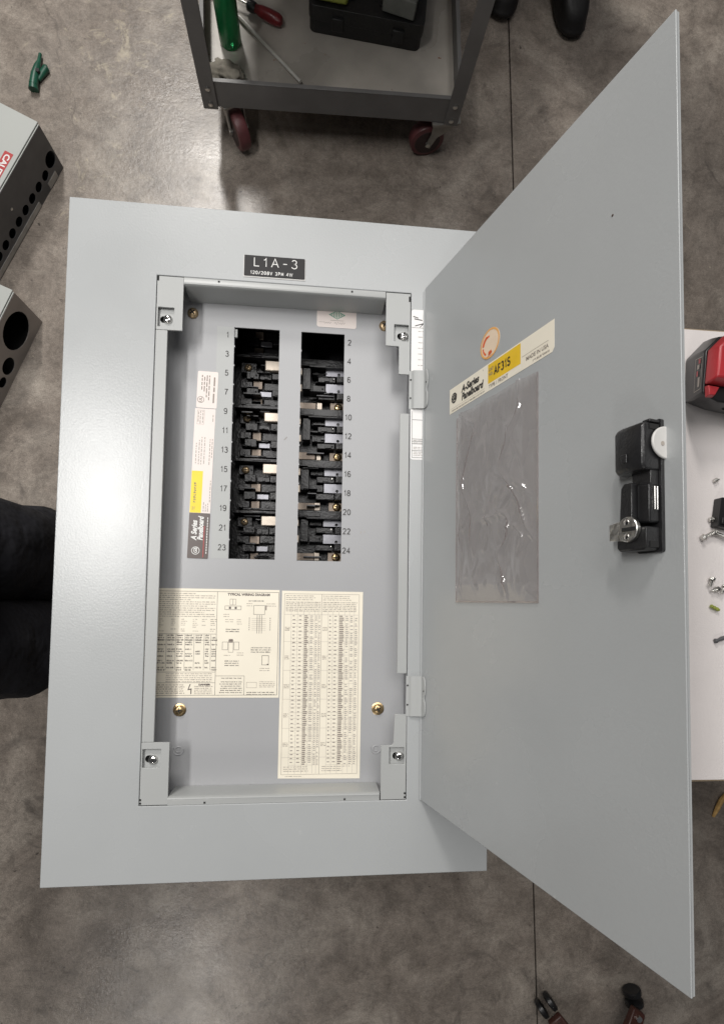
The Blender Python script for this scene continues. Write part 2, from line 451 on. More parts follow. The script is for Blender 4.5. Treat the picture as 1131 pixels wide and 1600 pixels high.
# stroke lettering: polylines in a box one high; arcs are sampled
def arc(cx, cy, rx, ry, a0, a1, n=14): return [(cx + rx*math.cos(R(a0+(a1-a0)*i/n)), cy + ry*math.sin(R(a0+(a1-a0)*i/n))) for i in range(n+1)]
GL = {
 '0': (.60, [arc(.30,.5,.24,.46,90,450,24)]), '1': (.42, [[(.08,.74),(.20,.80),(.28,.97),(.28,.03)]]),
 '2': (.58, [arc(.29,.71,.23,.25,165,-25)+[(.07,.05),(.54,.05)]]), '3': (.58, [arc(.27,.74,.20,.22,160,-90)+arc(.27,.275,.24,.245,90,-160)]),
 '4': (.60, [[(.44,.03),(.44,.96),(.05,.30),(.58,.30)]]), '5': (.58, [[(.50,.95),(.14,.95),(.09,.50)]+arc(.28,.33,.24,.29,125,-155)]),
 '6': (.58, [arc(.30,.66,.23,.30,35,180)+[(.07,.32)], arc(.30,.31,.23,.27,0,360,22)]), '7': (.56, [[(.05,.95),(.52,.95),(.30,.50),(.20,.03)]]),
 '8': (.58, [arc(.29,.73,.20,.22,0,360,20), arc(.29,.27,.24,.245,0,360,20)]), '9': (.58, [arc(.28,.69,.23,.27,0,360,22), [(.51,.69)]+arc(.28,.34,.23,.30,0,-145)]),
 'L': (.56, [[(.09,.97),(.09,.04),(.52,.04)]]), 'A': (.70, [[(.04,.03),(.35,.97),(.66,.03)],[(.16,.36),(.54,.36)]]), '-': (.50, [[(.08,.45),(.42,.45)]]),
 '/': (.44, [[(.04,.0),(.40,1.0)]]), 'V': (.66, [[(.04,.97),(.33,.03),(.62,.97)]]), 'P': (.60, [[(.09,.03),(.09,.95),(.30,.95)]+arc(.30,.72,.23,.23,90,-90)+[(.09,.49)]]),
 'H': (.64, [[(.09,.97),(.09,.03)],[(.55,.97),(.55,.03)],[(.09,.5),(.55,.5)]]), 'W': (.90, [[(.03,.97),(.24,.03),(.45,.90),(.66,.03),(.87,.97)]]),
 'F': (.56, [[(.09,.03),(.09,.95),(.52,.95)],[(.09,.52),(.46,.52)]]), 'S': (.62, [arc(.31,.73,.22,.22,20,250)+arc(.31,.27,.24,.23,85,-165)]), ' ': (.34, [])}
def strokes(mb, s, x, y, h, w, z, align='LEFT', sx=1.0, gap=.14):
    tot = sum(GL[c][0]*sx + gap for c in s)*h - gap*h
    x0 = x - (tot/2 if align == 'CENTER' else 0); y0 = y - h/2
    for c in s:
        for pl in GL[c][1]:
            P_ = [Vector((x0 + a*h*sx, y0 + b*h)) for a, b in pl]; L_, R_ = [], []
            for i, p in enumerate(P_):
                d0 = (P_[i]-P_[i-1]).normalized() if i else None; d1 = (P_[i+1]-P_[i]).normalized() if i < len(P_)-1 else None
                d0 = d0 or d1; d1 = d1 or d0
                n0, n1 = Vector((-d0.y, d0.x)), Vector((-d1.y, d1.x)); m = (n0+n1); m = m.normalized() if m.length > .2 else n0
                m = m * min(1.9, 1/max(.3, m.dot(n1)))
                L_.append(p + m*w/2); R_.append(p - m*w/2)
            n = len(P_); v = [(q.x, q.y, z) for q in L_] + [(q.x, q.y, z) for q in R_]
            mb.add(v, [[n+i, n+i+1, i+1, i] for i in range(n-1)]); z += .000004
        x0 += (GL[c][0]*sx + gap)*h
    return mb

# ------------------------------------------------------------------ floor
JT, JB = (0.6015, 1.7), (0.688, -1.3)           # the saw-cut joint runs between these
def joint_x(y): return JT[0] + (JB[0]-JT[0])*(y-JT[1])/(JB[1]-JT[1])
fl = empty('floor', (0, 0, FLOOR), kind='structure')
YA, YB, g = -6.0, 8.0, 0.0022
MB().add([(-7, YA, FLOOR), (joint_x(YA)-g, YA, FLOOR), (joint_x(YB)-g, YB, FLOOR), (-7, YB, FLOOR),
          (joint_x(YA)-g, YA, FLOOR-.02), (joint_x(YB)-g, YB, FLOOR-.02)], [(0,1,2,3), (1,4,5,2)]).build('floor_slab', 'concrete', fl)
MB().add([(joint_x(YA)+g, YA, FLOOR), (8, YA, FLOOR), (8, YB, FLOOR), (joint_x(YB)+g, YB, FLOOR),
          (joint_x(YA)+g, YA, FLOOR-.02), (joint_x(YB)+g, YB, FLOOR-.02)], [(0,1,2,3), (4,0,3,5)]).build('floor_slab', 'concrete', fl)
MB().quad(-7, 8, YA, YB, FLOOR-.018).build('joint_bed', 'dark_gap', fl)

# ------------------------------------------------------------------ work table with its paper
tb = empty('work_table', (0.75, 0.012, FLOOR), 'low work table holding the panel cover, almost hidden under white paper', 'table')
MB().plate(rrect(-0.12, 1.62, -0.345, 0.369, 0.01), [], TABLE-0.03, TABLE-0.0015).build('table_top', 'table_wood', tb, bevel=0.002)
for x in (-0.06, 1.56):
    for y in (-0.30, 0.32):
        MB().box(x-.02, x+.02, y-.02, y+.02, FLOOR, TABLE-0.03).build('leg', 'table_steel', tb, bevel=0.003)
pm = MB()
nx, ny = 60, 30
X0, X1, Y0, Y1 = -0.115, 1.615, -0.3415, 0.3655
vs = []; fs = []
for j in range(ny+1):
    for i in range(nx+1):
        x = X0 + (X1-X0)*i/nx; y = Y0 + (Y1-Y0)*j/ny
        z = TABLE + 0.0006*noise.noise((x*9, y*9, 1.0)) + 0.0006*noise.noise((x*3, y*5, 4.0))
        vs.append((x, y + 0.0012*noise.noise((x*6, y, 2)), z + .0012))
for j in range(ny):
    for i in range(nx):
        a = j*(nx+1)+i; fs.append((a, a+1, a+nx+2, a+nx+1))
pm.add(vs, fs).build('paper_sheet', 'paper', smooth=True, org=(0.75, 0.012, TABLE), label='white paper sheet spread over the work table under the red drill', cat='paper')

# ------------------------------------------------------------------ panel cover
cover = empty('panel_cover', (0, 0, TABLE+.003), 'open grey steel panelboard front with its door swung wide, lying on the work table', 'panelboard')
TW, TH = 0.254, 0.39695
ox0, ox1, oy0, oy1 = -0.1518, 0.1550, -0.3108, 0.3099
# trim sheet with folded outer edge
t = MB(); t.plate([(-TW,-TH),(TW,-TH),(TW,TH),(-TW,TH)], [[(ox0,oy0),(ox1,oy0),(ox1,oy1),(ox0,oy1)]], -0.0018, 0.0)
t.build('trim_sheet', 'grey_paint', cover, bevel=0.0009, seg=3)
e = MB()
e.plate([(-TW+.0006,-TH+.0006),(TW-.0006,-TH+.0006),(TW-.0006,TH-.0006),(-TW+.0006,TH-.0006)],
        [[(-TW+.0021,-TH+.0021),(TW-.0021,-TH+.0021),(TW-.0021,TH-.0021),(-TW+.0021,TH-.0021)]], -0.019, -0.0019)
e.build('trim_flange', 'grey_paint', cover)
# back box
b = MB(); b.plate([(-.235,-.378),(.235,-.378),(.235,.378),(-.235,.378)], [[(-.233,-.376),(.233,-.376),(.233,.376),(-.233,.376)]], TABLE+.0045, -0.0022)
b.build('back_box_wall', 'box_galv', cover)
MB().quad(-.2335, .2335, -.3765, .3765, TABLE+.0052).build('back_box_floor', 'dark_gap', cover)
# rails between the corner plates
DF = -0.040
rz1, rz0 = -0.0006, -0.0035
def rail_profile(sign):
    y = [0.3092, 0.3040, 0.3028, 0.3016, 0.3006, 0.3001, 0.3000, 0.3002]
    z = [rz1, rz1, rz1+.0006, rz1+.0003, -0.0018, -0.0045, -0.020, DF+.0004]
    return [(sign*a if sign > 0 else -a - 0.0010, c) for a, c in zip(y, z)]
for s, nm in ((1, 'top_rail'), (-1, 'bottom_rail')):
    m = MB(); pr = rail_profile(s); v = []; f = []
    for x in (-0.1203, 0.1228):
        for y, z in pr: v.append((x, y, z))
        for y, z in reversed(pr): v.append((x, y + s*.0012, z - .0012))
    n = len(pr)*2
    for i in range(n): f.append([i, (i+1) % n, n + (i+1) % n, n + i])
    f += [list(range(n)), list(range(n, 2*n))[::-1]]
    m.add(v, f).build(nm, 'frame_paint', cover, smooth=True)
MB().plate([(-.1510,-.2394),(-.1374,-.2394),(-.1374,.2434),(-.1510,.2434)], [], -0.0032, rz1).build('side_rail', 'frame_paint', cover, bevel=0.0006)
MB().plate([(.1424,-.1616),(.1542,-.1616),(.1542,.1574),(.1424,.1574)], [], -0.0050, -0.0016).build('side_rail', 'frame_paint', cover, bevel=0.0006)
# the reveal round the opening
rv = MB()
rv.plate([(-.1565,-.3155),(.1595,-.3155),(.1595,.3145),(-.1565,.3145)], [[(-.1552,-.3142),(.1582,-.3142),(.1582,.3132),(-.1552,.3132)]], DF, -0.0022)
rv.build('reveal_wall', 'grey_paint_inner', cover)

def corner(poly, hole, slot, sc, tilt):
    p = MB().plate(poly, [hole], -0.0030, rz1 + .0001); p.build('corner_plate', 'frame_paint', cover, bevel=0.0004)
    x0 = min(q[0] for q in hole)-.001; x1 = max(q[0] for q in hole)+.001; y0 = min(q[1] for q in hole)-.001; y1 = max(q[1] for q in hole)+.001
    MB().plate([(x0,y0),(x1,y0),(x1,y1),(x0,y1)], [slot], -0.0072, -0.0056).build('clamp_seat', 'frame_paint', cover)
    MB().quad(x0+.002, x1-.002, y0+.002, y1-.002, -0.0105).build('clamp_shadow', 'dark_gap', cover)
    screw(sc, -0.0056, 0.0052, 'chrome', cover, tilt)

def screw(c, z, r, m, parent, a=0.4, name='screw'):
    """pan-head screw with a cross recess; the head is proud, the cross is dark colour laid on top for the recess shade"""
    h = MB().lathe((c[0], c[1], z), (0, 0, 1), [(r*1.02, 0.0002), (r, r*.30), (r*.86, r*.52), (r*.55, r*.66), (r*.2, r*.70)], 20)
    o = h.build(name, m, parent, smooth=True, flat_ang=60)
    k = MB()
    for d in (a, a + math.pi/2):
        ca, sa = math.cos(d), math.sin(d); w, l = r*.13, r*.55
        zz = z + r*.72
        k.add([(c[0]+ca*l-sa*-w, c[1]+sa*l+ca*-w, zz), (c[0]+ca*l-sa*w, c[1]+sa*l+ca*w, zz),
               (c[0]-ca*l-sa*w, c[1]-sa*l+ca*w, zz), (c[0]-ca*l-sa*-w, c[1]-sa*l+ca*-w, zz)], [(0,1,2,3)])
        z += 0.00003
    k.build('cross_recess', 'dark_gap', o)
    return o

def slot_at(cx, cy): return [(cx + px, cy + py) for px, py in rrect(-.0062, .0050, -.0042, .0042, .0040)]
corner([(-.1510,.2436),(-.1206,.2436),(-.1206,.3091),(-.1510,.3091)], [(-.1492,.2476),(-.1305,.2476),(-.1305,.2712),(-.1492,.2712)], slot_at(-.1415,.2584), (-.1386,.2585), .5)
corner([(.1236,.2412),(.1402,.2412),(.1402,.2060),(.1542,.2060),(.1542,.3088),(.1236,.3088)], [(.1340,.2476),(.1522,.2476),(.1522,.2690),(.1340,.2690)], slot_at(.1447,.2562), (.1470,.2563), .2)
corner([(-.1510,-.3100),(-.1200,-.3100),(-.1200,-.2396),(-.1510,-.2396)], [(-.1496,-.2682),(-.1292,-.2682),(-.1292,-.2472),(-.1496,-.2472)], slot_at(-.1415,-.2595), (-.1386,-.2602), .35)
corner([(.1240,-.3100),(.1542,-.3100),(.1542,-.2100),(.1402,-.2100),(.1390,-.2440),(.1370,-.2464),(.1240,-.2464)], [(.1338,-.2690),(.1520,-.2690),(.1520,-.2490),(.1338,-.2490)], slot_at(.1447,-.2602), (.1466,-.2603), .75)
# tiny relief slots stamped in the frame
for (x, y, w, h) in ((-.1500,.3062,.0011,.0030),(.1531,.3020,.0011,.0034),(-.1502,-.3040,.0011,.0011),(-.1502,-.3078,.0011,.0011),
                     (.1531,-.3030,.0011,.0011),(.1531,-.3075,.0011,.0011),(-.0795,.3070,.0011,.0010),(.0810,.3065,.0011,.0010),
                     (-.0790,-.3085,.0011,.0010),(.0815,-.3083,.0011,.0010),(.1233,-.3060,.0006,.0040)):
    MB().box(x-w, x+w, y-h, y+h, rz1, rz1+.0004).build('relief_slot', 'dark_gap', cover)

# dead front plate with the two breaker slots
SL = (-.0654, -.0086, -.0245, .2713); SRt = (.0190, .0746, -.0250, .2710)
def slot_poly(s, side):
    x0, x1, y0, y1 = s; p = []
    # small twist-out nibs left along one long edge
    if side == 'L':
        p = [(x1, y0), (x1, y1), (x0, y1)]
        y = y1 - .0247
        while y > y0 + .012:
            p += [(x0, y+.0012), (x0+.0010, y+.0008), (x0+.0010, y-.0008), (x0, y-.0012)]; y -= .0247
        p += [(x0, y0)]
    else:
        p = [(x1, y0), (x1, y1), (x0, y1)]
        y = y1 - .0247
        while y > y0 + .012:
            p += [(x0, y+.0012), (x0+.0008, y+.0008), (x0+.0008, y-.0008), (x0, y-.0012)]; y -= .0247
        p += [(x0, y0)]
    return p
MB().plate([(-.1548,-.3138),(.1578,-.3138),(.1578,.3128),(-.1548,.3128)], [slot_poly(SL, 'L'), slot_poly(SRt, 'R')], DF-.0016, DF).build('dead_front', 'grey_paint_inner', cover)
# number strip and circuit numbers
MB().quad(-.0868, -.0662, -.0243, .2712, DF+.0002).build('number_strip', 'frame_paint', cover, kind='flat')
for k in range(12):
    y = .2608 - .02466*k
    strokes(MB(), str(2*k+1), -.0737, y, .0074, .00105, DF+.0004, 'CENTER').build('circuit_number', 'black_ink', cover, kind='flat')
    strokes(MB(), str(2*k+2), .0811, y-.0005, .0074, .00105, DF+.0004, 'CENTER').build('circuit_number', 'black_ink', cover, kind='flat')
for (x, y, a) in ((-.1172, .2855, .7), (.1262, .2852, 1.0)):
    screw((x, y), DF+.0002, .0066, 'brass_dull', cover, a)
for (x, y, a) in ((-.1186, -.2103, .2), (.1241, -.2104, .5)):
    MB().lathe((x, y, DF), (0,0,1), [(.0078, 0), (.0078, .0010), (.0068, .0014)], 20).build('washer', 'brass', cover, smooth=True)
    screw((x, y), DF+.0014, .0058, 'brass', cover, a)
for (x, y) in ((-.1187, -.2579), (.1223, -.2598)):
    for rr_, a0_, a1_ in ((.0034, .6, 5.2), (.0064, 2.8, 6.4)):
        MB().tube([(x + rr_*math.cos(a0_+(a1_-a0_)*i/18), y + rr_*math.sin(a0_+(a1_-a0_)*i/18), DF+.0002) for i in range(19)], .0008, 8).build('embossed_ring', 'grey_paint_inner', cover, smooth=True)

# ---- bus interior seen through the slots
BZ = -0.096
bus = MB().box(-.085, .095, -.045, .292, BZ-.030, BZ-.024).build('bus_base', 'bus_black', cover)
def bx(name, m, x0, x1, y0, y1, z0, z1, bev=.0006, smooth=False):
    q = lambda a: rng.uniform(-a, a)
    z1 += q(.0014)
    o = MB().box(x0+q(.0007), x1+q(.0007), y0+q(.0005), y1+q(.0005), z0, z1).build(name, m, bus, bevel=bev)
    if m == 'bus_black' and x1-x0 > .012 and rng.random() < .75:      # moulded step or notch on the block
        a = x0 + (x1-x0)*rng.uniform(.15, .5); b_ = a + (x1-x0)*rng.uniform(.2, .4); hh = rng.uniform(.0006, .0022)
        MB().box(a, min(b_, x1-.001), y0+.0012, y0+(y1-y0)*rng.uniform(.4, .75), z1, z1+hh).build('moulded_step', m, bus, bevel=.0003)
        if rng.random() < .5: MB().cyl((x1-.003, (y0+y1)/2, z1), (x1-.003, (y0+y1)/2, z1+.0003), .0014, n=10).build('moulded_hole', 'dark_gap', bus)
    return o
P = .0705
for k in range(-1, 5):                      # right column
    yc = .1264 + P*(1-k) - (.0018 if k > 3 else 0)
    if yc < -.045 or yc > .32: continue
    if k > -1:
        bx('bus_bar', 'brown_tab', .0100, .0400, yc-.0056, yc+.0052, BZ-.016, BZ-.010)
        bx('bar_end', 'tin_bar', .0405, .0475, yc-.0058, yc+.0054, BZ-.015, BZ-.009)
        bx('mounting_tab', 'brown_tab', .0590, .0790, yc-.0066, yc+.0066, BZ-.016, BZ-.012)
        screw((.0708, yc), BZ-.0120, .0058, 'brass', bus, rng.uniform(0, 1.5), 'terminal_screw')
    bx('insulator_rib', 'bus_black', .0060, .0800, yc-.0175, yc-.0082, BZ-.022, BZ+.003)
    bx('insulator_rib', 'bus_black', .0300, .0800, yc-.0200, yc-.0178, BZ-.022, BZ+.006, .0004)
    for j, off in enumerate((-.0222, -.0458)):
        y = yc + off
        MB().plate([(.0528, y-.0065), (.0790, y-.0065), (.0790, y+.0058), (.0528, y+.0058)], [circ(.0706, y-.0040, .0021, 14)], BZ-.0055, BZ-.004).build('contact_tab', 'aluminium', bus)
        bx('tab_support', 'bus_black', .0520, .0800, y-.0066, y+.0064, BZ-.024, BZ-.0072)
        bx('stab_post', 'bus_black', .0340, .0512, y-.0050, y+.0056, BZ-.024, BZ-.010)
        bx('breaker_hook', 'bus_black', .0420, .0660, y-.0165, y-.0088, BZ-.024, BZ-.002)
        bx('breaker_hook', 'bus_black', .0680, .0790, y-.0170, y-.0080, BZ-.024, BZ+.001)
        bx('phase_strap', 'tin_bar', .0100, .0196, y-.0060, y+.0040, BZ-.010, BZ-.006)
        MB().lathe((.0636, y-.0112, BZ-.0020), (0,0,1), [(.0011, 0), (.0011, .0006), (.0004, .0009)], 8).build('rivet', 'zinc', bus)
    bx('insulator_rib', 'bus_black', .0210, .0320, yc-.0500, yc-.0200, BZ-.024, BZ-.001)
PL = .0718
for k in range(-1, 5):                      # left column
    yc = .1037 + PL*(1-k) + .0005
    yc = .1037 + PL*(2-k)
    if yc < -.045: continue
    if k > -1:
        bx('bus_bar', 'tin_bar', -.0308, -.0040, yc-.0070, yc+.0064, BZ-.006, BZ+.002, .0012)
        screw((-.0548, yc-.0008), BZ-.0100, .0052, 'brass_dull', bus, rng.uniform(0, 1.5), 'terminal_screw')
        bx('screw_seat', 'bus_black', -.0640, -.0440, yc-.0072, yc+.0064, BZ-.024, BZ-.0102)
    bx('insulator_rib', 'bus_black', -.0700, -.0050, yc+.0090, yc+.0130, BZ-.022, BZ+.004)
    bx('insulator_rib', 'bus_black', -.0560, -.0120, yc+.0148, yc+.0172, BZ-.022, BZ+.001, .0004)
    for j, off in enumerate((-.0125, -.0362)):
        y = yc + off
        bx('contact_tab', 'aluminium' if j else 'bus_black', -.0385, -.0225, y-.0044, y+.0030, BZ-.014, BZ-.010)
        bx('tab_support', 'bus_black', -.0214, -.0090, y-.0050, y+.0042, BZ-.018, BZ-.0035)
        bx('breaker_hook', 'bus_black', -.0560, -.0400, y-.0056, y+.0050, BZ-.022, BZ-.004)
        bx('phase_strap', 'brown_tab', -.0470, -.0350, y-.0175, y-.0064, BZ-.017, BZ-.012)
        bx('stab_post', 'bus_black', -.0640, -.0480, y-.0170, y-.0075, BZ-.020, BZ-.008)
        bx('stab_post', 'bus_black', -.0330, -.0090, y-.0170, y-.0066, BZ-.024, BZ-.013)
for k in range(46):                         # thin moulded ribs between the blocks
    y = rng.uniform(-.020, .262); left = k % 2
    a = rng.uniform(-.064, -.030) if left else rng.uniform(.022, .052); w = rng.uniform(.010, .026)
    bx('thin_rib', rng.choice(('bus_black', 'bus_black', 'black_plastic', 'dull_strip')), a, a+w, y, y+rng.uniform(.0007, .0016), BZ-.020, BZ+rng.uniform(-.006, .004), .0002)
bx('slot_clip', 'frame_paint', -.0675, -.0620, .2590, .2700, DF-.006, DF-.003)

# ---- stickers on the dead front
def sticker(name, m, outline, z, parent=cover, xf=None, label=None, th=.00018):
    return MB(xf).plate(outline, [], z, z+th).build(name, m, parent, label=label)
ZL = DF + .0003; ZI = ZL + .00034
gp = random.Random(3)
# wiring instructions, left
wl = sticker('wiring_label', 'cream_label', [(-.1515,-.1955),(.0004,-.1962),(-.0014,-.0626),(-.1515,-.0622)], ZL, label='wide cream sticker with the wiring diagram')
k = MB(); d = MB()
def frame(mb, x0, x1, y0, y1, w, z):
    mb.quad(x0, x1, y1-w, y1, z); mb.quad(x0, x1, y0, y0+w, z); mb.quad(x0, x0+w, y0+w, y1-w, z); mb.quad(x1-w, x1, y0+w, y1-w, z)
x0, x1, xm = -.1480, -.0020, -.0775
frame(k, x0, x1, -.1930, -.0655, .00045, ZI)
k.quad(xm, xm+.00045, -.1925, -.0660, ZI)
y = -.0685
for i in range(12):                                        # text block
    words(d, x0+.0015, xm-.002, y, .0011, ZI, gp, fill=(1 if i % 3 else gp.uniform(.55, .9))); y -= .00255
for i in range(7):                                         # first table
    yy = y - .0010 - i*.0024
    for cx in (0, .014, .026, .040, .051, .061):
        if i == 0 or gp.random() < .8: words(d, x0+.002+cx, x0+.002+cx+gp.uniform(.003, .008), yy, .0010, ZI, gp)
y -= .0192
k.quad(x0, xm, y, y+.0004, ZI); k.quad(x0, xm, y-.0075, y-.0071, ZI)
for c in (.011, .022, .033, .044, .056, .064): k.quad(x0+c, x0+c+.0003, y-.044, y-.0005, ZI)
for i in range(16):                                        # dense second table
    yy = y - .0015 - i*.0028
    if i in (5, 10, 13): continue
    for cx, w in ((.001, .009), (.0125, .009), (.0235, .008), (.034, .009), (.046, .008), (.0575, .005), (.0655, .007)):
        if gp.random() < .86: words(k, x0+cx, x0+cx+w*gp.uniform(.7, 1), yy, .0019, ZI, gp, wmin=.003, wmax=.009)
y -= .0465
k.quad(x0, xm, y, y+.0004, ZI)
for i in range(5):
    words(d, x0+.012, xm-.004, y-.0018-i*.0024, .0010, ZI, gp)
y -= .0130
k.quad(x0, xm, y, y+.0004, ZI)
for i in range(5):
    words(d, x0+.001, x0+.034, y-.0022-i*.0025, .0014, ZI, gp)
    words(d, x0+.046, xm-.003, y-.0042-i*.0022, .0010, ZI, gp)
k.text('DANGER', -.0900, y-.0022, .0026, ZI, 'CENTER', bold=.0002, sx=1.3)
k.add([(-.1075,y-.0015,ZI),(-.1062,y-.0015,ZI),(-.1085,y-.0072,ZI),(-.1050,y-.0066,ZI),(-.1052,y-.0135,ZI),(-.1064,y-.0135,ZI),(-.1062,y-.0082,ZI),(-.1100,y-.0088,ZI)], [(0,1,2,7),(7,2,3,6),(6,3,4,5)])
k.text('TYPICAL WIRING DIAGRAM', -.0390, -.0690, .0042, ZI, 'CENTER', bold=.00018, sx=.98)
# little drawings
frame(k, -.0680, -.0480, -.0880, -.0830, .0004, ZI); k.quad(-.0630,-.0605,-.0870,-.0842,ZI); k.quad(-.0560,-.0535,-.0870,-.0842,ZI)
frame(d, -.0620, -.0545, -.0820, -.0745, .0004, ZI); d.quad(-.0585, -.0580, -.0820, -.0745, ZI)
frame(k, -.0330, -.0190, -.0935, -.0820, .0004, ZI); d.quad(-.0185, -.0170, -.0880, -.0820, ZI)
for i in range(3): k.quad(-.0285+i*.0028, -.0280+i*.0028, -.1170, -.0940, ZI)
for i in range(7):
    d.quad(-.0385, -.0372, -.0975-i*.0024, -.0985-i*.0024, ZI); d.quad(-.0130, -.0117, -.0975-i*.0024, -.0985-i*.0024, ZI)
    d.quad(-.0350, -.0175, -.0985-i*.0024, -.0983-i*.0024, ZI)
frame(k, -.0700, -.0630, -.1375, -.1275, .0004, ZI); frame(k, -.0560, -.0495, -.1375, -.1275, .0004, ZI); frame(d, -.0625, -.0565, -.1405, -.1255, .0004, ZI)
d.quad(-.0620, -.0572, -.1285, -.1240, ZI)
frame(k, -.0215, -.0130, -.1560, -.1440, .0005, ZI); k.quad(-.0150, -.0130, -.1560, -.1545, ZI)
for (cx, yy, w, n_) in ((-.0580,-.1120,.016,2),(-.0580,-.1510,.017,3),(-.0230,-.1345,.024,3),(-.0580,-.1720,.024,1),(-.0300,-.0765,.018,1),(-.0380,-.0800,.007,2),(-.0110,-.0800,.012,2),(-.0660,-.0935,.007,2),(-.0620,-.1000,.010,2),(-.0500,-.1000,.006,3),(-.0640,-.1440,.008,1),(-.0480,-.1410,.008,2),(-.0180,-.1600,.012,2),(-.0220,-.1895,.034,2)):
    for i in range(n_): words(k if w > .013 else d, cx-w/2, cx+w/2, yy-i*.0027, .0014 if w > .013 else .0009, ZI, gp, wmin=.003)
for i in range(6): words(k, -.0720+gp.uniform(0, .002), -.0440-gp.uniform(0, .002), -.1765-i*.0026, .0013, ZI, gp)
k.quad(-.0770, -.0425, -.1695, -.1691, ZI); k.quad(-.0425, -.0421, -.1925, -.1695, ZI)
frame(d, -.0395, -.0270, -.1840, -.1770, .0003, ZI)
for i in range(4): words(d, -.0240, -.0050, -.1765-i*.0021, .0009, ZI, gp)
k.build('dark_print', 'mid_ink', wl, kind='stuff'); d.build('fine_print', 'grey_ink', wl, kind='stuff')

# tall breaker table, right
tl = sticker('breaker_label', 'cream_label', [(.0012,-.2948),(.1024,-.2966),(.1034,-.0634),(.0016,-.0632)], ZL+.00022, label='tall cream sticker with a long table of ratings')
ZI2 = ZI + .00022
k = MB(); d = MB(); pdm = MB()
a0, a1, yt, yb = .0048, .0988, -.0668, -.2905
frame(d, a0, a1, yb, yt, .00035, ZI2); d.quad(.0512, .0516, yb, yt, ZI2)
for hx in (a0+.002, .0530):
    for i in range(3): words(d, hx, hx+.042, yt-.0025-i*.0024, .0010, ZI2, gp, fill=gp.uniform(.6, 1))
    for i in range(6): words(d, hx, hx+.043, yt-.0105-i*.0022, .0012, ZI2, gp)
yt2 = yt - .0262
for hx, cols in ((a0, (.0088, .0165, .0245, .0312, .0380, .0425)), (.0516, (.0080, .0140, .0215, .0290, .0350, .0410))):
    pdm.quad(hx, hx+.0464, yt2, yt2+.0003, ZI2)
    for c in cols: pdm.quad(hx+c, hx+c+.00025, yb+.001, yt2+.004, ZI2)
    y = yt2 - .0016; row = 0
    while y > yb + .0120:
        if row % 3 == 2: pdm.quad(hx+cols[0], hx+.0462, y-.0012, y-.00098, ZI2)
        for ci in range(6):
            cx = hx + cols[ci]; w = (cols[ci+1] if ci < 5 else .0460) - cols[ci]
            if ci == 2: d.quad(cx+.0008, cx+w*gp.uniform(.6, .9), y-.0006, y+.0008, ZI2)
            elif ci < 2:
                if row % 2 == 0: d.quad(cx+w*.25, cx+w*gp.uniform(.55, .75), y-.0005, y+.0005, ZI2)
            elif gp.random() < .85: pdm.quad(cx+w*.2, cx+w*gp.uniform(.6, .85), y-.0005, y+.0005, ZI2)
        if row % 15 == 6:
            for i in range(3): words(d, hx+.0015, hx+.0075, y-i*.0018, .0011, ZI2, gp)
        if row % 15 == 13: pdm.quad(hx, hx+.0462, y-.0013, y-.00105, ZI2)
        y -= .00238; row += 1
    for i in range(3): words(d, hx+.003, hx+.043, yb+.0095-i*.0026, .0010, ZI2, gp, fill=gp.uniform(.6, 1))
words(d, .010, .030, -.2925, .0009, ZI2, gp)
d.build('table_print', 'grey_ink', tl, kind='stuff'); pdm.build('table_rules', 'pale_ink', tl, kind='stuff')

# sticker stack beside the numbers (tilted a little)
XS = Matrix.Translation(Vector((-.1110, .1640, 0))) @ Matrix.Rotation(R(-1.35), 4, 'Z')
def tp(pts): return pts
w_ = .0252
us = sticker('listing_label', 'pink_label', rrect(.0010, .0262, .0010, .0480, .0018), ZL, xf=XS, label='pinkish approval sticker above the long white sticker')
k = MB(XS)
for i, xx in enumerate((.0068, .0098, .0128, .0158)): 
    yy = .006
    while yy < .042:
        l = gp.uniform(.003, .008)
        if yy > (.018 if i < 2 else .010): k.quad(xx-.0006, xx+.0006, yy, min(yy+l, .043), ZI)
        yy += l + .0014
k.ring((.0062, .0115), .0036, .0042, ZI, 24); k.text('UL', .0062, .0115, .0050, ZI, 'CENTER', rot=math.pi/2, bold=.0001)
k.quad(.0208, .0226, .008, .020, ZI); k.quad(.0210, .0228, .022, .028, ZI); k.quad(.0210, .0228, .0295, .041, ZI)
k.build('print', 'grey_ink', us, kind='stuff')
ls = sticker('rating_label', 'pink_label', rrect(0, w_, -.1320, .0002, .0010), ZL, xf=XS, label='long whitish sticker with a yellow field beside the circuit numbers')
k = MB(XS)
for xx, ya, yb_ in ((.0045,-.0170,-.003),(.0070,-.0190,-.003),(.0100,-.0180,-.003),(.0225,-.016,-.006),
                    (.0040,-.070,-.044),(.0075,-.071,-.040),(.0105,-.071,-.036),(.0140,-.070,-.036),(.0205,-.071,-.037),(.0232,-.062,-.038),
                    (.0235,-.118,-.090),(.0165,-.130,-.118),(.0192,-.130,-.121),(.0218,-.130,-.119)):
    yy = ya
    while yy < yb_:
        l = gp.uniform(.0015, .0045); k.quad(xx-.0005, xx+.0005, yy, min(yy+l, yb_), ZI); yy += l+.0012
frame(k, .0030, .0118, -.0200, -.0020, .0003, ZI)
k.build('print', 'pale_ink', ls, kind='stuff')
MB(XS).quad(.0002, .0138, -.1318, -.0792, ZI-.0001).build('yellow_field', 'yellow_bright', ls, kind='flat')
k = MB(XS)
yy = -.119
for ch in range(9):
    k.quad(.0040, .0066, yy, yy+.0008, ZI+.0001); k.quad(.0040+(ch % 2)*.0022, .0048+(ch % 2)*.0018, yy, yy+.0018, ZI+.0001)
    if ch % 3: k.quad(.0046, .0056, yy+.0012, yy+.0020, ZI+.0001)
    yy += .0029
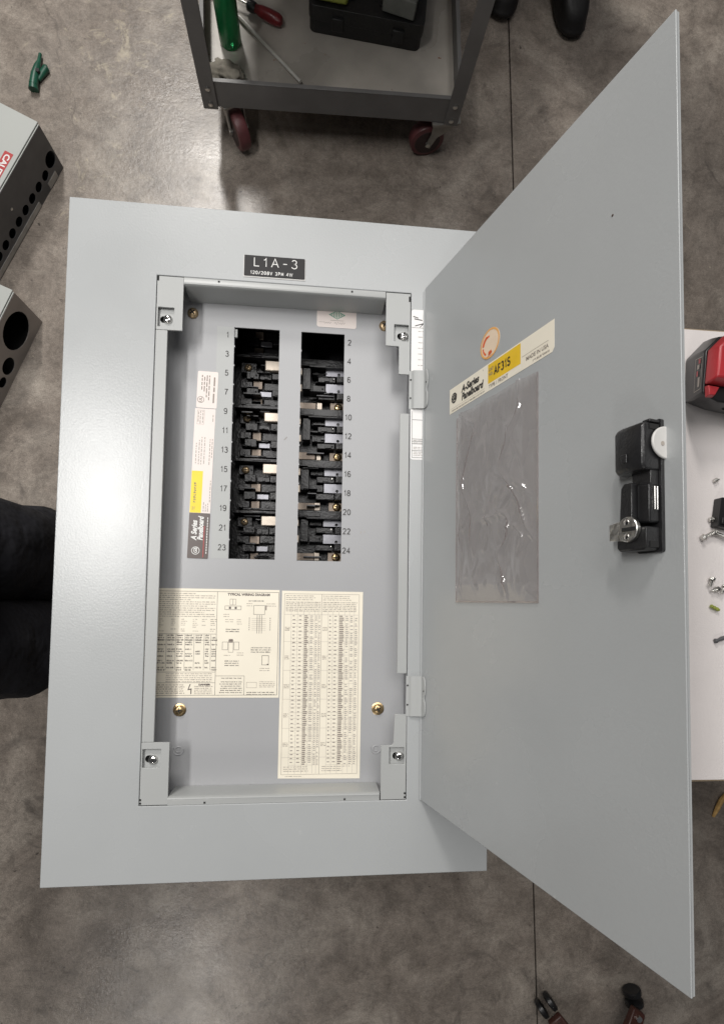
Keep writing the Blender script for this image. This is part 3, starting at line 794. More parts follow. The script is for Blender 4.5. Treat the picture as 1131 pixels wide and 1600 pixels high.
k.quad(.0030, .0036, -.129, -.124, ZI+.0001); k.quad(.0052, .0058, -.128, -.124, ZI+.0001)
k.build('catalogue_print', 'grey_ink', ls, kind='stuff')
bs = sticker('brand_label', 'brown_ink', rrect(0, w_, -.1888, -.1322, .0014), ZL+.0001, xf=XS, label='dark brown sticker end with white lettering')
k = MB(XS); ZB = ZI + .0002
k.text('A Series', .0072, -.1660, .0090, ZB, 'LEFT', rot=math.pi/2, bold=.0004, shear=.25, sx=.80)
k.text('Panelboard', .0148, -.1660, .0090, ZB, 'LEFT', rot=math.pi/2, bold=.0004, shear=.25, sx=.72)
k.ring((.0098, -.1790), .0042, .0050, ZB, 28); k.text('GE', .0098, -.1790, .0058, ZB, 'CENTER', rot=math.pi/2, bold=.0002, shear=.3)
for i in range(14): k.quad(.0222, .0232, -.1825+i*.0033, -.1800+i*.0033, ZB)
k.build('lettering', 'engraved_white', bs, kind='stuff')
MB(XS).quad(.0186, .0196, -.1870, -.1480, ZB).build('red_rule', 'red_ink', bs, kind='flat')

# sticker with the green diamond
gs = sticker('diamond_label', 'pink_label', [(x + .0640, y + .2911) for x, y in rrect(-.0256, .0256, -.0122, .0122, .003)], ZL, label='small pale sticker with a green diamond above the right slot')
k = MB(); cx, cy = .0645, .2958
for i in range(-4, 5):
    x = cx + i*.0021; h = .0042*(1-abs(i)/5)
    if h > .0004: k.quad(x-.00045, x+.00045, cy-h, cy+h, ZI)
k.add([(cx-.0108,cy,ZI),(cx,cy-.0058,ZI),(cx,cy-.0050,ZI),(cx-.0092,cy,ZI),(cx,cy+.0050,ZI),(cx,cy+.0058,ZI),(cx+.0108,cy,ZI),(cx+.0092,cy,ZI)],
      [(0,1,2,3),(0,3,4,5),(6,5,4,7),(6,7,2,1)])
k.build('green_diamond', 'green_ink', gs, kind='stuff')
k = MB(); k.quad(.0560, .0730, .2882, .2886, ZI)
x = .0470
pv = None
for i in range(26):
    p = (x, .2848 + .0017*math.sin(i*2.1)*gp.uniform(.4, 1.2)); x += .0010 if i not in (10, 11, 12) else .002
    if pv and i not in (11, 12): k.add([(pv[0],pv[1]-.00025,ZI),(p[0],p[1]-.00025,ZI),(p[0],p[1]+.00025,ZI),(pv[0],pv[1]+.00025,ZI)], [(0,1,2,3)])
    pv = p
k.quad(.0412, .0465, .2853, .2856, ZI)
k.build('handwriting', 'grey_ink', gs, kind='stuff')

# little scuffs on the dead front
MB().add([(-.0005,.1285,DF+.0003),(.0004,.1285,DF+.0003),(.0040,.1325,DF+.0003),(.0034,.1328,DF+.0003)], [(0,1,2,3)]).build('pencil_mark', 'grey_ink', cover, kind='flat')
MB().add([(.0985,.0115,DF+.0003),(.0992,.0112,DF+.0003),(.1005,.0145,DF+.0003),(.1000,.0147,DF+.0003),(.1035,.0125,DF+.0003),(.1042,.0125,DF+.0003),(.1048,.0150,DF+.0003),(.1042,.0152,DF+.0003)], [(0,1,2,3),(4,5,6,7)]).build('pencil_mark', 'pale_ink', cover, kind='stuff')

# ---- nameplate on the trim
np_ = MB().plate(rrect(-.0500, .0226, .3166, .3418, .0006), [], .0002, .0016).build('nameplate', 'nameplate_black', cover, bevel=.0004, label='small black nameplate with engraved white lettering')
MB().plate(rrect(-.0508, .0234, .3150, .3424, .0006), [], .00005, .0006).build('nameplate_rim', 'white_plastic', np_)
k = MB(); strokes(k, 'L1A-3', -.0392, .3338, .0112, .00105, .0018, sx=1.20, gap=.36)
strokes(k, '120/208V 3PH 4W', -.0425, .3205, .0040, .00078, .0018, sx=1.06, gap=.26)
k.build('engraving', 'engraved_white', np_, kind='stuff')

# ---- white job label on the trim, running under the door
jl = MB().plate(rrect(.1556, .2240, .0995, .2888, .003), [], .0001, .0003).build('job_label', 'white_label', cover, label='white printed sticker half hidden behind the door edge')
k = MB(); d = MB(); z = .00045
k.quad(.1572, .2220, .1020, .1024, z); k.quad(.1572, .1576, .1024, .1600, z)
for y in (.1105, .1190, .1220, .1250, .1490): k.quad(.1576, .2220, y, y+.0005, z)
for y in (.1050, .1070, .1090, .1130, .1150, .1205, .1235): words(d, .1592, .2200, y, .0009, z, gp)
for y in range(8): words(d, .1640, .2200, .2110 + y*.0072, .0012, z, gp)
words(d, .1600, .2200, .2105, .0012, z, gp)
k.quad(.1560, .2220, .2655, .2659, z)
for (p, q) in (((.1590,.2770),(.1690,.2755)),((.1600,.2680),(.1720,.2720)),((.1660,.2665),(.1730,.2740)),((.1575,.2800),(.1640,.2782))):
    k.add([(p[0],p[1]-.0006,z),(q[0],q[1]-.0006,z),(q[0],q[1]+.0006,z),(p[0],p[1]+.0006,z)], [(0,1,2,3)])
k.build('dark_print', 'black_ink', jl, kind='stuff'); d.build('fine_print', 'grey_ink', jl, kind='stuff')

# ------------------------------------------------------------------ the door, in its own frame: s away from the hinge, t up the sheet, n out of the inner face
XH, TH_ = 0.1717, R(74.36)
DX = Matrix(((math.cos(TH_), 0, -math.sin(TH_), XH), (0, 1, 0, 0), (math.sin(TH_), 0, math.cos(TH_), 0), (0, 0, 0, 1)))
DW, DB, DT = .3608, -.3112, .3162
door = MB(DX).plate([(.0014,DB),(DW,DB),(DW,DT),(.0014,DT)], [], -.0016, 0).build('door', 'grey_paint', cover, bevel=.0006, label='wide grey door swung open on the right')
MB(DX).plate([(DW-.0018,DB+.0008),(DW-.0003,DB+.0008),(DW-.0003,DT-.0008),(DW-.0018,DT-.0008)], [], -.0034, -.0017).build('door_flange', 'grey_paint', door)
MB(DX).plate([(.0030,DB+.0004),(DW-.003,DB+.0004),(DW-.003,DB+.0018),(.0030,DB+.0018)], [], -.0034, -.0017).build('door_flange', 'grey_paint', door)
MB(DX).plate([(.0030,DT-.0018),(DW-.003,DT-.0018),(DW-.003,DT-.0004),(.0030,DT-.0004)], [], -.0034, -.0017).build('door_flange', 'grey_paint', door)
MB().cyl((XH-.0004, DB+.001, .0014), (XH-.0004, DT-.004, .0014), .0012, n=12).build('hinge_edge', 'grey_paint', door, smooth=True)
MB(DX).lathe((.3055, .2115, .0), (0, 0, 1), [(.0010, 0), (.0009, .0003), (.0003, .0005)], 8).build('paint_fleck', 'brown_ink', door)
# hinges
for yc in (.1865, -.1880):
    h = MB(); v = []; f = []
    pr = [(.1532, .0004), (.1560, .0006), (.1575, .0022), (.1588, .0034), (.1660, .0042), (.1700, .0048), (.1722, .0062), (.1730, .0085)]
    y0, y1 = yc-.0238, yc+.0238
    pts = pr + [(x+.0004, z-.0011) if i else (x, z-.0003) for i, (x, z) in reversed(list(enumerate(pr)))]
    for y in (y0, y1):
        for x, z in pts: v.append((x, y, z))
    n = len(pts)
    for i in range(n): f.append([i, (i+1) % n, n+(i+1) % n, n+i])
    f += [list(range(n)), list(range(n, 2*n))]
    hg = h.add(v, f).build('hinge', 'frame_paint', cover, smooth=True, flat_ang=50)
    ol = [(.0030, y0+.0005), (.0085, y0), (.0118, y0+.002), (.0135, y0+.007), (.0128, yc-.006), (.0105, yc-.003), (.0110, yc+.001), (.0132, yc+.004), (.0138, yc+.014), (.0120, y1-.003), (.0095, y1), (.0030, y1)]
    MB(DX).plate(ol, [], .0003, .0020).build('door_leaf', 'frame_paint', hg, bevel=.0006)
    for dy in (-.0105, .0125):
        MB().cyl((.1550, yc+dy, .0006), (.1550, yc+dy, .0011), .0011, n=10).build('rivet_hole', 'dark_gap', hg)
    MB(DX).cyl((.0105, yc+.007, .0021), (.0105, yc+.007, .0024), .0010, n=10).build('rivet_hole', 'dark_gap', hg)

# long catalogue sticker on the door
dl = MB(DX).plate([(.0655,.1358),(.2385,.1362),(.2412,.1395),(.2414,.1636),(.0656,.1640)], [], .0001, .0003).build('catalogue_label', 'cream_label', cover, label='long cream sticker with a yellow field near the top of the door')
zi = .0005
MB(DX).quad(.1425, .1955, .1432, .1625, zi-.0001).build('yellow_field', 'yellow_ink', dl, kind='flat')
k = MB(DX)
k.text('A-Series', .0915, .1556, .0105, zi, 'LEFT', bold=.00045, shear=.22, sx=.95)
k.text('Panelboard', .0915, .1468, .0105, zi, 'LEFT', bold=.00045, shear=.22, sx=.88)
strokes(k, 'AF31S', .1535, .1527, .0082, .00155, zi+.0001, sx=.92, gap=.14)
k.text("'", .1330, .1590, .0060, zi, 'LEFT')
k.ring((.0755, .1518), .0045, .0058, zi, 28); k.text('GE', .0755, .1518, .0068, zi, 'CENTER', bold=.0004, shear=.3)
for i in range(8): k.ring((.0755+.0040*math.cos(i*math.pi/4), .1518+.0040*math.sin(i*math.pi/4)), 0, .0010, zi+.0001, 8)
k.build('bold_print', 'black_ink', dl, kind='stuff')
k = MB(DX)
k.text('CAT', .1440, .1565, .0042, zi+.0001, 'LEFT', bold=.0001); k.text('NO.', .1440, .1518, .0042, zi+.0001, 'LEFT', bold=.0001)
k.text('TYPE 1 FRONT', .1440, .1396, .0050, zi, 'LEFT', bold=.0001, sx=.98)
k.text('MADE IN USA', .2340, .1440, .0050, zi, 'RIGHT', bold=.0001); k.text('DE165A9876P23', .2340, .1393, .0045, zi, 'RIGHT', bold=.0001) if False else words(k, .2130, .2340, .1393, .0024, zi, gp, gap=.0005, wmin=.0008, wmax=.0022)
k.quad(.1975, .2340, .1482, .1485, zi); k.quad(.0690, .1370, .1408, .1410, zi)
words(k, .0700, .1360, .1384, .0016, zi, gp)
k.build('fine_print', 'grey_ink', dl, kind='stuff')
# oval inspection sticker
osx = MB(DX).plate([(.1455 + .0172*math.cos(a*math.pi/18), .1838 + .0150*math.sin(a*math.pi/18)) for a in range(36)], [], .0001, .0003)
osx = osx.build('round_sticker', 'tan_label', cover, label='small round sticker with an orange ring, above the long sticker on the door')
k = MB(DX)
k.ring((.1455, .1838), .0132, .0149, zi, 36, sx=1.13); k.build('ring_print', 'amber_ink', osx, kind='flat')
k = MB(DX)
k.ring((.1440, .1830), .0078, .0108, zi, 20, 1.9, 3.0, sx=1.1); k.ring((.1440, .1830), .0086, .0104, zi, 20, 3.2, 4.2, sx=1.1); k.ring((.1440, .1830), .0070, .0108, zi, 12, 4.6, 5.2, sx=1.1)
k.quad(.1395, .1450, .1905, .1925, zi); words(k, .1370, .1500, .1715, .0016, zi, gp, gap=.0006, wmin=.0006, wmax=.0016)
k.build('emblem', 'orange_ink', osx, kind='stuff')
# clear vinyl card pocket
POCKET_FLIP = False
pk = MB(DX); s0, s1, t0, t1 = .0835, .2195, -.0740, .1262
nx, ny = 112, 164; vs = []; fs = []
for j in range(ny+1):
    for i in range(nx+1):
        u, w = i/nx, j/ny
        s = s0 + (s1-s0)*u; tt = t0 + (t1-t0)*w
        edge = min(1, u*9, (1-u)*9, w*12) * (0.6 + .4*(1-w))
        a = noise.noise((u*2.2+3, w*3.0, 0)) + .55*noise.noise((u*5.5, w*6.5, 2.0)) + .25*noise.noise((u*13, w*12, 5.0))
        ridge = 1 - abs(noise.noise((u*2.8+w*1.4, w*2.6-u*1.2, 9.0)))*2.2
        c1 = max(0, 1 - abs(noise.noise((u*2.4+w*1.1+.6*noise.noise((u*3, w*4, 7)), w*2.0-u*.8, 4.4)))*9)**1.5
        c2 = max(0, 1 - abs(noise.noise((u*4.6-w*2.2, w*5.2+u*1.5, 12.0)))*7)**1.5 * max(0, noise.noise((u*3, w*3, 21))*2.2)
        c3 = max(0, 1 - abs(noise.noise((u*3.3+w*2.6, w*3.1-u*2.0, 31.0)))*8)**1.5 * max(0, .3 + noise.noise((u*2, w*4, 40)))
        lc = max(0, 1 - abs(u - .10 - .05*noise.noise((w*5, 1, 3)))*22)**2 * (.4 + noise.noise((w*7, 5, 5)))
        n_ = .0010 + edge*(.0042 + .0030*a + .0024*max(0, ridge-.45) + .0052*c1 + .0046*c2 + .0034*c3 + .0060*max(0, lc)) 
        sw = (.0012*noise.noise((w*20, 3.1, 0)) if i == 0 else 0)
        vs.append((s + sw, tt, max(n_, .0006)))
for j in range(ny):
    for i in range(nx):
        a = j*(nx+1)+i; fs.append((a, a+1, a+nx+2, a+nx+1))
fs = [q[::-1] for q in fs] if POCKET_FLIP else fs
pocket = pk.add(vs, fs).build('card_pocket', 'vinyl', cover, smooth=True, kind='flat', flat_ang=180, label='clear wrinkled vinyl card pocket in the middle of the door')
m = MB(DX); m.box(s0-.001, s1+.0012, t0-.0012, t0+.0004, .0003, .0016); m.build('pocket_seam', 'vinyl', pocket)
m = MB(DX); m.box(s1-.0002, s1+.0010, t0+.0006, t1, .0003, .0014); m.build('pocket_seam', 'vinyl', pocket)
m = MB(DX); m.box(s0-.0010, s0-.0002, t0+.0006, t1, .0003, .0014); m.build('pocket_seam', 'vinyl', pocket)

# latch: black housing on the inner face near the free edge
S0, S1, HN = .3235, .3462, .0172
def lb(mb, *a): return mb.box(*a)
lt = MB(DX).plate(rrect(S0+.004, S1+.0012, -.0412, .0462, .0015), [], .0003, .0030).build('latch', 'latch_black', cover, bevel=.0006, label='black plastic door latch with a metal key cylinder and a white thumb tab')
# upper block: rounded roof and a slot
v = []; f = []
prof = [(S1, .0030), (S1, HN), (S1-.003, HN+.0012), (S0+.004, HN+.0008), (S0-.002, HN-.001), (S0-.0040, HN-.005), (S0-.0040, .0032)]
for tt in (.0118, .0150, .0395, .0430):
    k_ = .86 if tt in (.0118, .0430) else 1.0
    for s, n_ in prof: v.append((S1 + (s-S1)*(1 if k_ == 1 else .97), tt, .003 + (n_-.003)*k_))
n = len(prof)
for j in range(3):
    for i in range(n): f.append([j*n+i, j*n+(i+1) % n, (j+1)*n+(i+1) % n, (j+1)*n+i])
f += [list(range(n)), list(range(3*n, 4*n))]
MB(DX).add(v, f).build('latch_head', 'latch_black', lt, bevel=.0012)
MB(DX).box(S1-.0055, S1+.0006, .0432, .0452, .0032, .0120).build('latch_lip', 'latch_black', lt, bevel=.0005)
MB(DX).box(S1+.0001, S1+.0006, .0385, .0420, .0040, .0120).build('latch_slot', 'dark_gap', lt)
MB(DX).box(S0+.006, S1-.012, .0180, .0240, HN+.0012, HN+.0020).build('thumb_ridge', 'latch_black', lt, bevel=.0004)
# white half-round tab on the end facing the free edge
tabp = [(n_, tt) for n_, tt in [( -.0026, .0448-.0020), (-.0026, .0185)]]
hv = [(-.0026, .0418)] + [(-.0026 + .0128*math.sin(a*math.pi/16), .0310 + .0108*math.cos(a*math.pi/16)) for a in range(1, 16)] + [(-.0026, .0202)]
m = MB(DX); nn = len(hv)
v = [(S1+.0008, tt-.001, n_+.0016) for n_, tt in hv] + [(S1+.0028, tt-.001, n_+.0016) for n_, tt in hv]
f = [[i, (i+1) % nn, nn+(i+1) % nn, nn+i] for i in range(nn)] + [list(range(nn))[::-1], list(range(nn, 2*nn))]
m.add(v, f).build('thumb_tab', 'white_plastic', lt, bevel=.0007)
m = MB(DX); m.cyl((S1+.0029, .0290, .0035), (S1+.0031, .0290, .0035), .0015, n=14); m.build('tab_dimple', 'pale_ink', lt)
# neck, middle block and lower block
MB(DX).plate([(S0+.0070, .0020), (S1-.001, .0020), (S1-.001, .0130), (S0+.0060, .0130)], [], .0031, .0100).build('latch_neck', 'latch_black', lt, bevel=.0006)
MB(DX).plate([(S0+.0010, -.0240), (S0+.0120, -.0240), (S0+.0120, .0048), (S0+.0050, .0050), (S0+.0026, .0020)], [], .0031, HN-.0010).build('latch_body', 'latch_black', lt, bevel=.0010)
MB(DX).plate([(S0+.0126, -.0225), (S1-.0004, -.0225), (S1-.0004, .0030), (S0+.0126, .0044)], [], .0031, .0122).build('latch_slide', 'black_plastic', lt, bevel=.0014)
for tt in (.0000, -.0030): MB(DX).box(S0+.0050, S0+.0066, tt-.0008, tt+.0008, HN-.0009, HN-.0005).build('latch_slot', 'dark_gap', lt)
for dn in (.0060, .0084): MB(DX).cyl((S1+.0004, -.0140, dn), (S1+.0004, .0010, dn), .0006, n=10).build('spring_wire', 'chrome', lt, smooth=True)
MB(DX).plate([(S0-.0022, -.0375), (S0, -.0402), (S1-.0030, -.0402), (S1-.0006, -.0385), (S1-.0006, -.0250), (S0-.0022, -.0250)], [], .0031, HN-.0022).build('latch_foot', 'latch_black', lt, bevel=.0010)
MB(DX).box(S1-.0005, S1+.0001, -.0385, -.0345, .0050, .0120).build('latch_slot', 'dark_gap', lt)
# key cylinder with its cam strap
kc = (S0+.0100, -.0262)
MB(DX).lathe((kc[0], kc[1], HN-.0022), (0, 0, 1), [(.0078, 0), (.0084, .0006), (.0084, .0030), (.0078, .0036)], 32).build('key_cylinder', 'zinc', lt, smooth=True, flat_ang=30)
MB(DX).plate([(S0-.0080, -.0322), (S0+.0050, -.0334), (S0+.0050, -.0190), (S0-.0080, -.0212)], [], HN-.0030, HN-.0014).build('cam_strap', 'zinc', lt, bevel=.0004)
MB(DX).box(kc[0]-.0040, kc[0]+.0072, kc[1]-.0013, kc[1]+.0013, HN+.0014, HN+.0017).build('keyway', 'dark_gap', lt)
for tt in (.0048, -.0048):
    m = MB(DX)
    m.lathe((kc[0]-.0002, kc[1]+tt, HN+.0013), (0, 0, 1), [(.0021, 0), (.0019, .0007), (.0008, .0010)], 12)
    m.build('cylinder_stud', 'chrome', lt, smooth=True)

# ------------------------------------------------------------------ grey boxes on the floor at the left
def enclosure(loc, ang, L_, W_, H_, label, side_mat, holes, edge_strips):
    """a shallow steel box lying on the floor; local x along its long holed side, y into the box"""
    root = empty('steel_enclosure', (*loc, FLOOR), label, 'electrical box', 'grey steel boxes on the floor')
    M = Matrix.Translation(Vector((*loc, FLOOR))) @ Matrix.Rotation(ang + math.pi, 4, 'Z') @ Matrix.Translation(Vector((-L_, 0, 0)))
    holes = [(L_ - a, z, r) for a, z, r in holes]; edge_strips = [(L_ - b_, L_ - a, c, d_) for a, b_, c, d_ in edge_strips]
    # holed side: plate standing up, drawn as (along, up) then turned upright
    U = M @ Matrix(((1, 0, 0, 0), (0, 0, -1, 0), (0, 1, 0, 0), (0, 0, 0, 1)))
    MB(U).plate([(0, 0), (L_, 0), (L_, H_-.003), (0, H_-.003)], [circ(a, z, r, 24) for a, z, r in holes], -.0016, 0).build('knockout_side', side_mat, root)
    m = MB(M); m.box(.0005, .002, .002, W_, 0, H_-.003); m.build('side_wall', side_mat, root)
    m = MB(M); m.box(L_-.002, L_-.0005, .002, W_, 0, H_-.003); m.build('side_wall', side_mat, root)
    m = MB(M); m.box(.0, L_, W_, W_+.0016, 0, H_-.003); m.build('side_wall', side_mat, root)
    m = MB(M); m.box(.003, L_-.003, .003, W_-.003, .001, .003); m.build('floor_plate', 'dark_gap', root)
    lid = MB(M).box(-.003, L_+.003, .0035, W_+.004, H_-.0015, H_+.0025).build('lid', 'box_paint', root, bevel=.0010)
    MB(M).box(.0, L_, .0005, .0028, H_-.010, H_-.0008).build('lid_lip', 'box_paint', lid, bevel=.0004)
    for a0_, a1_, z0_, z1_ in edge_strips:
        MB(U).plate([(a0_, z0_), (a1_, z0_), (a1_, z1_), (a0_, z1_)], [], .0003, .0012).build('bare_strip', 'raw_edge', root)
    return root, M, lid
angA = math.atan2(-.335, -.151)
# far corner at the right end of the holed side; x runs down-left along the side
hA = [(.024, .054, .0205)] + [(.064 + .0365*i, .042, .0132) for i in range(14)]
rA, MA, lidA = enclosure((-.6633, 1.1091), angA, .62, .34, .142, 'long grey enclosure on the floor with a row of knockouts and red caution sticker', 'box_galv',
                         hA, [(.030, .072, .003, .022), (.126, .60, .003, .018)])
angB = math.atan2(-.246, -.098)
hB = [(.070, .077, .050), (.156, .044, .0235), (.200, .036, .0145), (.238, .036, .0145), (.276, .036, .0145)]
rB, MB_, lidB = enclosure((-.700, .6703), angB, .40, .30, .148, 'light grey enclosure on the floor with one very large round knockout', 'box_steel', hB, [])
# caution sticker on the long box
LA = .62
cs = MB(MA).plate([(LA-.240, .014), (LA-.102, .014), (LA-.102, .036), (LA-.240, .036)], [], .1446, .1449).build('caution_label', 'red_ink', rA, label='red caution sticker')
k = MB(MA @ Matrix.Translation(Vector((LA-.108, .025, .1452)))); k.text('CAUTION', 0, 0, .019, 0, 'LEFT', rot=math.pi, bold=.0006, sx=1.15)
k.build('lettering', 'engraved_white', cs, kind='stuff')
MB(MA).plate([(LA-.36, .008), (LA-.243, .008), (LA-.243, .036), (LA-.36, .036)], [], .1446, .1449).build('caution_text', 'white_label', rA)
MB(MA @ Matrix(((1, 0, 0, 0), (0, 0, -1, 0), (0, 1, 0, 0), (0, 0, 0, 1)))).lathe((LA-.205, .085, .0003), (0, 0, 1), [(.004, 0), (.003, .001)], 10).build('side_screw', 'zinc', rA)

# ------------------------------------------------------------------ service cart
CA = R(2.1)
CC = Vector((-.262, 1.2135, FLOOR))
CM = Matrix.Translation(CC) @ Matrix.Rotation(CA, 4, 'Z')
cart = empty('service_cart', tuple(CC), 'dark grey steel service cart on red caster wheels, loaded with tools', 'cart')
CW, CL = .668, 1.02
def tray(z0, z1, nm):
    t = MB(CM); t.plate([(0,0),(CW,0),(CW,CL),(0,CL)], [[(.0022,.0022),(CW-.0022,.0022),(CW-.0022,CL-.0022),(.0022,CL-.0022)]], z0, z1)
    o = t.build(nm, 'cart_paint', cart, bevel=.0006)
    r = MB(CM); r.plate([(-.0005,-.0005),(CW+.0005,-.0005),(CW+.0005,CL+.0005),(-.0005,CL+.0005)], [[(.010,.010),(CW-.010,.010),(CW-.010,CL-.010),(.010,CL-.010)]], z1+.0002, z1+.0026)
    r.build('tray_rim', 'cart_paint', o, bevel=.0008)
    MB(CM).box(.003, CW-.003, .003, CL-.003, z0+.004, z0+.007).build('tray_bed', 'tray_floor', o)
    return o
tray(.130, .200, 'lower_tray'); tray(.760, .820, 'upper_tray')
for (px, py, sx, sy) in ((-.0012,-.0012,1,1),(CW+.0012,-.0012,-1,1),(-.0012,CL+.0012,1,-1),(CW+.0012,CL+.0012,-1,-1)):
    pts = [(0,0),(.034*sx,0),(.034*sx,-.003*sy),(-.003*sx,-.003*sy),(-.003*sx,.034*sy),(0,.034*sy)]
    po = MB(CM).plate([(px+a, py+b_) for a, b_ in pts], [], .126, .80).build('post', 'cart_paint', cart, bevel=.0006)
    for z in (.142, .186):
        MB(CM).lathe((px+.017*sx, py-.003*sy, z), (0, -sy, 0), [(.0062, 0), (.0062, .003), (.004, .0042)], 10).build('bolt', 'zinc', po)
def caster(x, y, ang):
    K = CM @ Matrix.Translation(Vector((x, y, 0))) @ Matrix.Rotation(ang, 4, 'Z')
    c = MB(K).plate(rrect(-.034,.034,-.04,.04,.006), [], .121, .1285).build('caster', 'fork_steel', cart, bevel=.001)
    for s in (-1, 1):
        U = K @ Matrix(((0, 0, 1, 0), (1, 0, 0, 0), (0, 1, 0, 0), (0, 0, 0, 1)))
        MB(U).plate([(-.020,.118),(.034,.118),(.034,.085),(.044,.045),(.030,.038),(.015,.075),(-.020,.10)], [], s*.022, s*.022+.003*s if s > 0 else s*.022+.003).build('fork', 'fork_steel', c) if s > 0 else \
        MB(U).plate([(-.020,.118),(.034,.118),(.034,.085),(.044,.045),(.030,.038),(.015,.075),(-.020,.10)], [], -.025, -.022).build('fork', 'fork_steel', c)
    MB(K).cyl((-.027,.037,.050),(.027,.037,.050), .006, n=12).build('axle', 'zinc', c)
    MB(K).lathe((-.017,.037,.050), (1,0,0), [(.040,0),(.047,.002),(.0498,.008),(.0498,.026),(.047,.032),(.040,.034)], 36).build('tyre', 'caster_red', c, smooth=True)
    MB(K).lathe((-.019,.037,.050), (1,0,0), [(.020,0),(.036,.0015),(.038,.004),(.038,.034),(.036,.0365),(.020,.038)], 28).build('wheel_hub', 'caster_dark', c, smooth=True)
caster(.060, .046, R(205)); caster(.640, .030, R(98)); caster(.06, .96, R(10)); caster(.60, .96, R(-15))
ZT = FLOOR + .137
# things on the lower tray
bt = empty('spray_bottle', (-.2005, 1.389, ZT), 'bottle of green liquid standing on the cart near its left post', 'bottle')
MB().lathe((-.2005, 1.389, ZT), (0,0,1), [(.018,.0004),(.0265,.002),(.0282,.008),(.0282,.150),(.0275,.153)], 32).build('filled_body', 'green_liquid', bt, smooth=True)
MB().lathe((-.2005, 1.389, ZT), (0,0,1), [(.0275,.1535),(.0282,.156),(.0275,.185),(.020,.205),(.013,.214),(.013,.226)], 32).build('clear_shoulder', 'clear_plastic', bt, smooth=True)
MB().lathe((-.2005, 1.389, ZT), (0,0,1), [(.0150,.2265),(.0150,.246),(.006,.250),(.004,.275)], 24).build('cap', 'white_plastic', bt, smooth=True)
sd = empty('screwdriver', (-.110, 1.458, ZT), 'screwdriver with a dark red handle lying on the cart', 'screwdriver')
p0, p1 = Vector((-.155, 1.478, ZT+.020)), Vector((-.066, 1.444, ZT+.016)); dd = (p1-p0).normalized()
MB().lathe(p0, dd, [(.006,0),(.011,.004),(.012,.012),(.0095,.022),(.0130,.036),(.0150,.060),(.0145,.082),(.011,.092),(.004,.095)], 12).build('handle', 'handle_red', sd, smooth=True)
MB().lathe(p0 - dd*.004, dd, [(.008,0),(.0128,.004),(.0132,.014),(.0115,.024)], 12).build('collar', 'black_plastic', sd, smooth=True)
MB().cyl(p0 - dd*.16, p0, .0030, n=10).build('blade', 'steel_rod', sd, smooth=True)
MB().tube([(-.306, 1.580, ZT+.006), (-.10, 1.374, ZT+.010), (-.0165, 1.290, ZT+.012)], .0042, 10).build('steel_rod', 'steel_rod', smooth=True, org=(-.1, 1.374, ZT), label='long bare steel rod lying slantwise across the cart tray', cat='rod')
# tool case
tc_ = empty('tool_case', (.15, 1.53, ZT), 'black plastic tool case at the back of the cart tray', 'case')
TM = Matrix.Translation(Vector((.003, 1.4445, ZT))) @ Matrix.Rotation(R(-4.2), 4, 'Z')
MB(TM).plate(rrect(0,.298,0,.235,.016), [], .0005, .034).build('case_base', 'case_black', tc_, bevel=.003)
MB(TM).plate(rrect(-.002,.300,-.002,.237,.016), [], .0355, .072).build('case_lid', 'case_black', tc_, bevel=.004)
for a in (.06, .22): MB(TM).box(a, a+.03, -.008, .0, .020, .052).build('case_clasp', 'case_black', tc_, bevel=.0015)
for a in (.03, .105, .18, .255): MB(TM).box(a, a+.012, .03, .20, .0725, .0755).build('lid_rib', 'case_black', tc_, bevel=.001)
ly = MB(TM @ Matrix.Translation(Vector((.012, .006, .076)))); ly.box(0,.085,0,.06,0.0,.030); ly.build('battery_block', 'lime_plastic', org=(.03, 1.5, ZT+.076), bevel=.006, label='dull lime green block resting on the left of the black case', cat='battery')
gy = MB(TM @ Matrix.Translation(Vector((.185, .012, .076))) @ Matrix.Rotation(R(-8), 4, 'Z')); gy.box(0,.085,0,.09,0,.045)
gy.build('small_carton', 'grey_plastic', org=(.25, 1.5, ZT+.076), bevel=.003, label='dark grey small carton resting on the right of the black case', cat='box')
# crumpled rag against the front lip
bm = bmesh.new(); bmesh.ops.create_icosphere(bm, subdivisions=4, radius=1.0)
for v_ in bm.verts:
    p = v_.co.copy(); a = 1 + .35*noise.noise(p*1.7) + .22*noise.noise(p*4.1) + .10*noise.noise(p*9)
    v_.co = Vector((p.x*.048*a, p.y*.030*a, max(-.0165, p.z*.020*a)))
me = bpy.data.meshes.new('rag'); bm.to_mesh(me); bm.free()
for p in me.polygons: p.use_smooth = True
ro = bpy.data.objects.new('crumpled_rag', me); col.objects.link(ro); ro.location = (-.205, 1.283, ZT+.017); ro.rotation_euler = (0, 0, -.3)
me.materials.append(MATS['rag']); tag(ro, 'crumpled grey rag in the front left corner of the cart tray', 'rag')

# ------------------------------------------------------------------ green clip on the floor
gc = empty('spring_clip', (-.735, 1.372, FLOOR), 'dark green plastic clip lying on the bare floor', 'clip')
GM = Matrix.Translation(Vector((-.737, 1.372, FLOOR))) @ Matrix.Scale(.86, 4)
MB(GM).tube([(-.010,-.052,.014),(-.006,-.020,.016),(.000,.010,.016),(.003,.030,.013),(.004,.058,.010)], [.0135,.0125,.0100,.0060,.0050], 12).build('jaw', 'clip_green', gc, smooth=True)
MB(GM).tube([(.002,-.030,.010),(.014,-.006,.010),(.026,.012,.012),(.030,.014,.012)], [.006,.010,.011,.007], 12).build('lever', 'clip_green', gc, smooth=True)
MB(GM).cyl((-.010,-.066,.012),(-.010,-.050,.014), .0148, .0130, n=14).build('end_cap', 'clip_green', gc, smooth=True)
MB(GM).cyl((.006,-.012,.020),(.006,-.012,.028), .006, n=12).build('pivot', 'black_plastic', gc)

